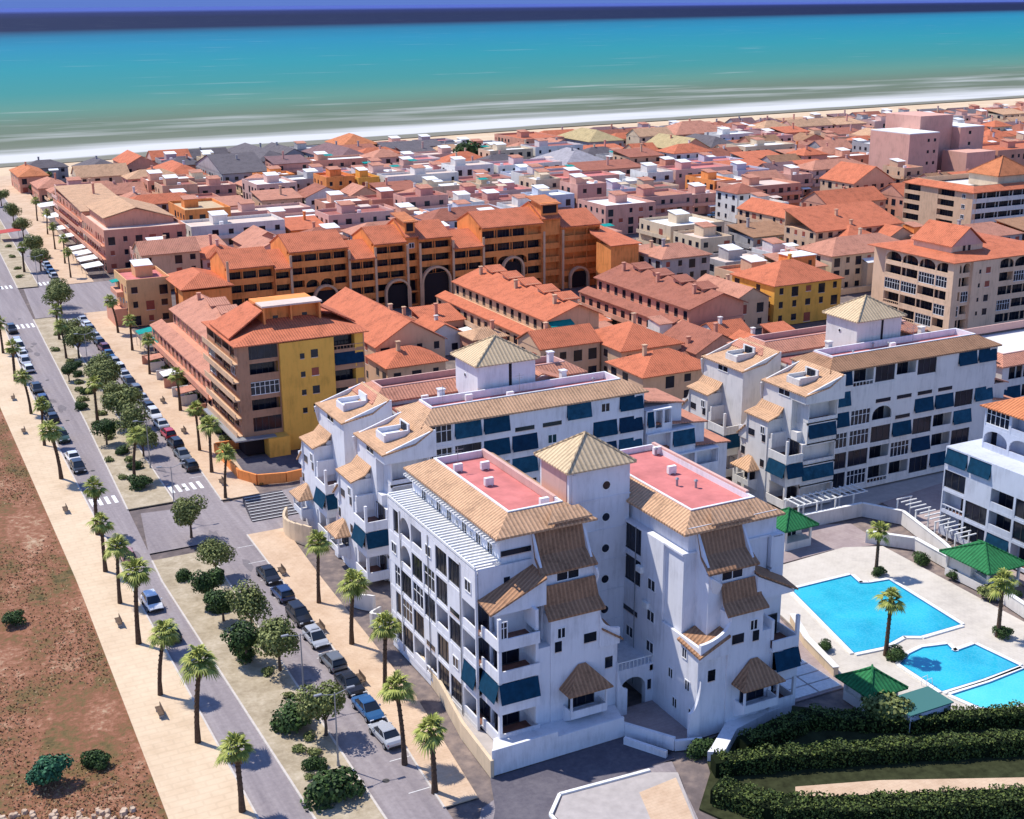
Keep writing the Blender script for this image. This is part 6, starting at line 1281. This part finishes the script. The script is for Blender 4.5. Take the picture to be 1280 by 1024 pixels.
for i, (x, y) in enumerate(bl_):
    if BN is None:
        BN = empty('bench', (x, y, .12)); s_ = MB(); s_.box(-.25, .25, -.9, .9, .42, .48); s_.obj('seat', BARK, BN); s_ = MB(); s_.box(.22, .28, -.9, .9, .5, .9); s_.obj('backrest', BARK, BN)
        for yy_ in (-.7, .7): s_ = MB(); s_.box(-.2, .2, yy_-.04, yy_+.04, 0, .42); s_.obj('leg', STEEL, BN)
        o = BN
    else: o = copy_tree(BN); o.location = (x, y, .12)
    sd_ = 'building-side pavement' if x > 30 else 'wide promenade'; k = sorted(q[1] for q in bl_ if (q[0] > 30) == (x > 30)).index(y)
    tag(o, 'dark wooden bench on the %s, %s bench from the near end' % (sd_, ordi(k)), 'bench', 'benches along the boulevard')
# cafe awnings and parasols
for i, (x, y, w_, d_, c, z) in enumerate(((50.5, 322+8, 4.5, 6, 'white', 2.9), (51, 340, 4.5, 6, 'white', 2.9), (51.4, 349, 4.5, 6, 'white', 2.9), (52, 358, 4, 5.5, 'white', 2.9), (52.6, 378, 4, 6, 'white', 3), (53.4, 392, 5, 7, 'white', 3.2), (54, 415, 6, 9, 'white', 3.4), (55.5, 440, 7, 9, 'white', 3.4), (47.6, 245, 3.2, 5.5, 'teal', 3.0), (47.3, 252, 3.4, 3.6, 'teal', 3.6), (38, 395, 6, 6, 'red', 3.0))):
    B = Bld('cafe_awning', '%s cafe awning on slim posts at the building side, %s awning from the near end' % (c, ordi({8: 0, 9: 1}.get(i, i+2 if i < 10 else 10))), 'awning', x, y, 'cafe awnings along the boulevard')
    r_ = B.put('cloth', {'white': WHITEP, 'teal': TEAL, 'red': flat('red_cloth', (.45, .08, .07), .8, .1)}[c]); r_.slab([(0, 0, z-.5), (w_, 0, z), (w_, d_, z), (0, d_, z-.5)], .06)
    p_ = B.put('post', STEEL)
    for px_, py_ in ((.1, .1), (.1, d_-.2), (w_-.2, .1), (w_-.2, d_-.2)): p_.box(px_, px_+.08, py_, py_+.08, 0, z-.55)
    B.done()
# ---------------------------------------------------------------- the rest of the town, one house at a time
OCC = [(-100, 48, 0, 600), (44, 56, 80, 620), (40, 160, 60, 262), (55, 162, 245, 282), (160, 186, 100, 206), (155, 172, 200, 240), (190, 236, 296, 345), (255, 345, 244, 292), (250, 320, 298, 348), (335, 436, 345, 380), (48, 72, 268, 304)]
for o in list(C.objects):
    if o.parent is None and o.get('category') in ('house', 'building', 'row of houses', 'hall', 'tower', 'apartment building'):
        x0 = y0 = 1e9; x1 = y1 = -1e9
        for c in o.children:
            if c.type == 'MESH' and c.name.startswith(('wall',)):
                for v in c.data.vertices: x0 = min(x0, v.co.x); x1 = max(x1, v.co.x); y0 = min(y0, v.co.y); y1 = max(y1, v.co.y)
        if x1 > x0: OCC.append((o.location.x+x0-1.2, o.location.x+x1+1.2, o.location.y+y0-1.2, o.location.y+y1+1.2))
def free(a, b_, c, d): return all(b_ <= q[0] or a >= q[1] or d <= q[2] or c >= q[3] for q in OCC)
_ch = R(27.06); _cp, _sp = math.cos(R(17.34)), math.sin(R(17.34))
def seen(x, y, m=60):
    X = x*math.cos(_ch)-y*math.sin(_ch); Y = x*math.sin(_ch)+y*math.cos(_ch); d_ = Y*_cp+58*_sp; up = Y*_sp-58*_cp
    return d_ > 1 and -m < 640+1624*X/d_ < 1280+m and 512-1624*up/d_ < 1060
rng = random.Random(42); rows = []
y = 190; ri = 0
while y < 545:
    dep = rng.uniform(10.5, 13); x = 57+rng.uniform(0, 6); row = []
    while x < 700:
        long_ = rng.random() < .22; w_ = rng.uniform(18, 27) if long_ else rng.uniform(8.5, 14.5)*(1 if y < 400 else 1.25); d_ = dep*rng.uniform(.82, 1.0)
        if not seen(x+w_/2, y+d_/2): x += w_+1.5; continue
        jy = rng.uniform(0, 1.5)
        if free(x, x+w_, y+jy, y+jy+d_): row.append((x, x+w_, y+jy, y+jy+d_, long_)); x += w_+rng.choice((.6, 1.2, 1.2, 2.5, 4.5))
        else: x += 2.5
    rows.append(row); y += dep+rng.choice((2.2, 5.5, 7.0)); ri += 1
nR = len(rows); cnt = 0
WN = {'salmon': SALMON, 'pink': PINK, 'rose': ROSE, 'cream': CREAM, 'white': WH2, 'peach': PEACH, 'grey': GREYW, 'burnt-orange': ORANGE, 'ochre': OCHRE, 'bluish': LILAC}
RN = {'terracotta': TERRA, 'faded red': TERRA2, 'rust red': RUST, 'orange': ORTILE, 'sand-coloured': TAN, 'slate grey': GRTILE, 'brown': BROWN, 'plum': tile('plum_tile', (.34, .18, .17))}
for ri, row in enumerate(rows):
    band = nR-1-ri; bn = 'beachfront row' if band == 0 else '%s row from beach' % ordi(band) if band < 9 else '%s house row from near side' % ordi(ri)
    for k, (a, b_, c, d, long_) in enumerate(row):
        cx = (a+b_)/2; whitezone = 155 < cx < 262 and 285 < c < 440
        wn_ = rng.choice(['white', 'bluish', 'white', 'rose', 'cream', 'pink'] if whitezone else ['salmon', 'salmon', 'pink', 'pink', 'rose', 'rose', 'peach', 'cream', 'cream', 'white', 'white', 'grey', 'burnt-orange', 'bluish'])
        if c > 470: wn_ = rng.choice(['salmon', 'grey', 'rose', 'cream', 'pink', 'grey'])
        rt = rng.choice(['flat']*4+['shed', 'hip'] if whitezone else ['flat', 'flat', 'flat', 'hip', 'gable', 'gable', 'hip', 'shed'])
        rn_ = rng.choice(['terracotta', 'terracotta', 'faded red', 'plum', 'rust red', 'faded red', 'brown'] if c < 440 else ['terracotta', 'faded red', 'slate grey', 'plum', 'sand-coloured', 'rust red', 'slate grey', 'brown'])
        if rt == 'flat':
            rn_ = rng.choice(['white', 'white', 'pale', 'pink', 'dull red']); rm_ = {'white': WHITEP, 'pale': SIL, 'pink': PINKR, 'dull red': MAROON}[rn_]
        else: rm_ = RN[rn_]
        z = rng.choice((5.8, 6.2, 6.2, 8.6)) if not long_ else rng.choice((5.8, 8.4)); z += rng.uniform(-.3, .4)
        if c > 500: z = min(z, 6.4)
        kind = 'row of houses' if long_ else 'house'
        lab = '%s %s, %s %s roof, %s from left in %s' % (wn_, 'terrace' if long_ else 'house', rn_, {'hip': 'hipped', 'gable': 'gabled', 'shed': 'sloping', 'flat': 'flat'}[rt], ordi(k), bn)
        B = house(a, b_, c, d, z, rt, WN[wn_], rm_, lab, cat=kind, group=None, name=kind.replace(' ', '_'), rng=rng, far=c > 330, bal=rng.choice((None, None, 'S', 'SW')), vis='SW', gable=('y' if rng.random() < .3 else None))
        q = rng.random()
        w = B.put('wall', WN[wn_])
        if q < .75:   # low yard walls and lean-tos make the clutter of the back yards
            ww = b_-a; x0 = rng.uniform(0, ww*.5); e = B.put('lean_to', rng.choice((WHITEP, SIL, TERRA2, TERRA, CONC))); e.slab([(x0, -2.4, 2.5), (x0+ww*.4, -2.4, 2.5), (x0+ww*.4, 0, 3.0), (x0, 0, 3.0)], .1); w.box(x0, x0+.2, -2.3, 0, 0, 2.45); w.box(x0+ww*.4-.2, x0+ww*.4, -2.3, 0, 0, 2.45)
        if q > .45:
            hh_ = rng.uniform(2.6, z-.8); xx = rng.uniform(0, (b_-a)*.6); ww2 = rng.uniform(2.5, 4); an = B.put('annexe', WN[wn_]); an.box(xx, xx+ww2, -1.9, -.01, 0, hh_); an2 = B.put('annexe_roof', rng.choice((TERRA, TERRA2, RUST, WHITEP))); an2.slab([(xx-.2, -2.2, hh_+.05), (xx+ww2+.2, -2.2, hh_+.05), (xx+ww2+.2, 0, hh_+.75), (xx-.2, 0, hh_+.75)], .12)
        if q > .7: w.box(0, b_-a, -2.6, -2.4, 0, 1.4)
        if rt == 'flat' and rng.random() < .5: t = B.put('water_tank', WHITEP); tx = rng.uniform(1, b_-a-2); t.cyl(tx, 2, z+.06, z+1.3, .6, .6, 10)
        if rt == 'flat' and rng.random() < .35: t = B.put('sun_awning', rng.choice((WHITEP, TEAL, SIL, CREAM))); tx = rng.uniform(.5, max(.6, b_-a-4)); t.slab([(tx, 1, z+2.2), (tx+3.2, 1, z+2.2), (tx+3.2, 3.6, z+2.5), (tx, 3.6, z+2.5)], .06)
        B.done(); cnt += 1
        OCC.append((a, b_, c, d))
print('town houses', cnt, 'rows', [len(r) for r in rows])
# garden trees between the houses
FT = [[('trunk', trunk_mesh(120+i, 1.8, .18, 1.0, BARK), 0), ('crown', crown_mesh(124+i, 2.6, 2.2, 420, .62, (LEAF_D, LEAF_O, LEAF_D)[i]), 3.6)] for i in range(3)]
spots = []; tries = 0
while len(spots) < 150 and tries < 12000:
    tries += 1; y = rng.uniform(185, 548); x = rng.uniform(55, 640)
    if not seen(x, y, 0): continue
    o_ = [q for q in OCC if q[0] > 45 and q[0]+.3 < x < q[1]-.3 and q[2]+.3 < y < q[3]-.3 and (q[1]-q[0] < 60)]
    if o_ or (x < 60) or (270 < x < 345 and 250 < y < 292) or (40 < x < 162 and y < 300 and not free(x-1, x+1, y-1, y+1)): continue
    if any(abs(x-a)+abs(y-b_) < 6 for a, b_, _ in spots): continue
    spots.append((x, y, rng.uniform(.5, 1.05)))
spots.sort(key=lambda q: q[1])
for i, (x, y, s) in enumerate(spots):
    band = int((548-y)/25); inb = [q for q in spots if int((548-q[1])/25) == band]; inb.sort(key=lambda q: q[0]); k = inb.index((x, y, s))
    plant('garden_tree', FT[i % 3], x, y, '%s garden tree among houses, %s from left in %s band back from beach' % (('dark green', 'olive green', 'deep green')[i % 3], ordi(k), ordi(band)), 'tree', 'garden trees among the houses', s, -.1, i)
plant('round_tree', [('trunk', FT[0][0][1], 0), ('crown', crown_mesh(140, 6.5, 4.4, 1700, .9, LEAF_D, 10), 4.5)], 231, 486, 'big dark round tree standing alone just behind the beach', 'tree', None, 1.25, -.1)
for i, (x, y, s) in enumerate(((268, 392, 1.5), (274, 385, 1.3), (262, 372, 1.4), (259, 384, 1.2))): plant('dark_tree', FT[i % 3], x, y, 'dark tree in the clump behind the orange-red end house, %s from the left' % ordi([3, 2, 1, 0][i]), 'tree', 'clump of dark trees', s, -.1, i)
# cars in the back streets
for i in range(46):
    for _ in range(60):
        y = rng.uniform(255, 470); x = rng.uniform(60, 430)
        if seen(x, y, -10) and free(x-2.4, x+2.4, y-1.2, y+1.2): break
    else: continue
    OCC.append((x-2.6, x+2.6, y-1.3, y+1.3)); c = rng.choice(['white', 'silver', 'grey', 'black', 'blue', 'red'])
    car(x, y, PI/2, 'hatchback', c, '%s car in a back street, %s back-street car from the near side' % (c, '@'), 'cars in the back streets', full=False)
bk = sorted([o for o in C.objects if o.parent is None and o.get('group') == 'cars in the back streets'], key=lambda o: o.location.y)
for i, o in enumerate(bk): o['label'] = o['label'].replace('@', ordi(i))
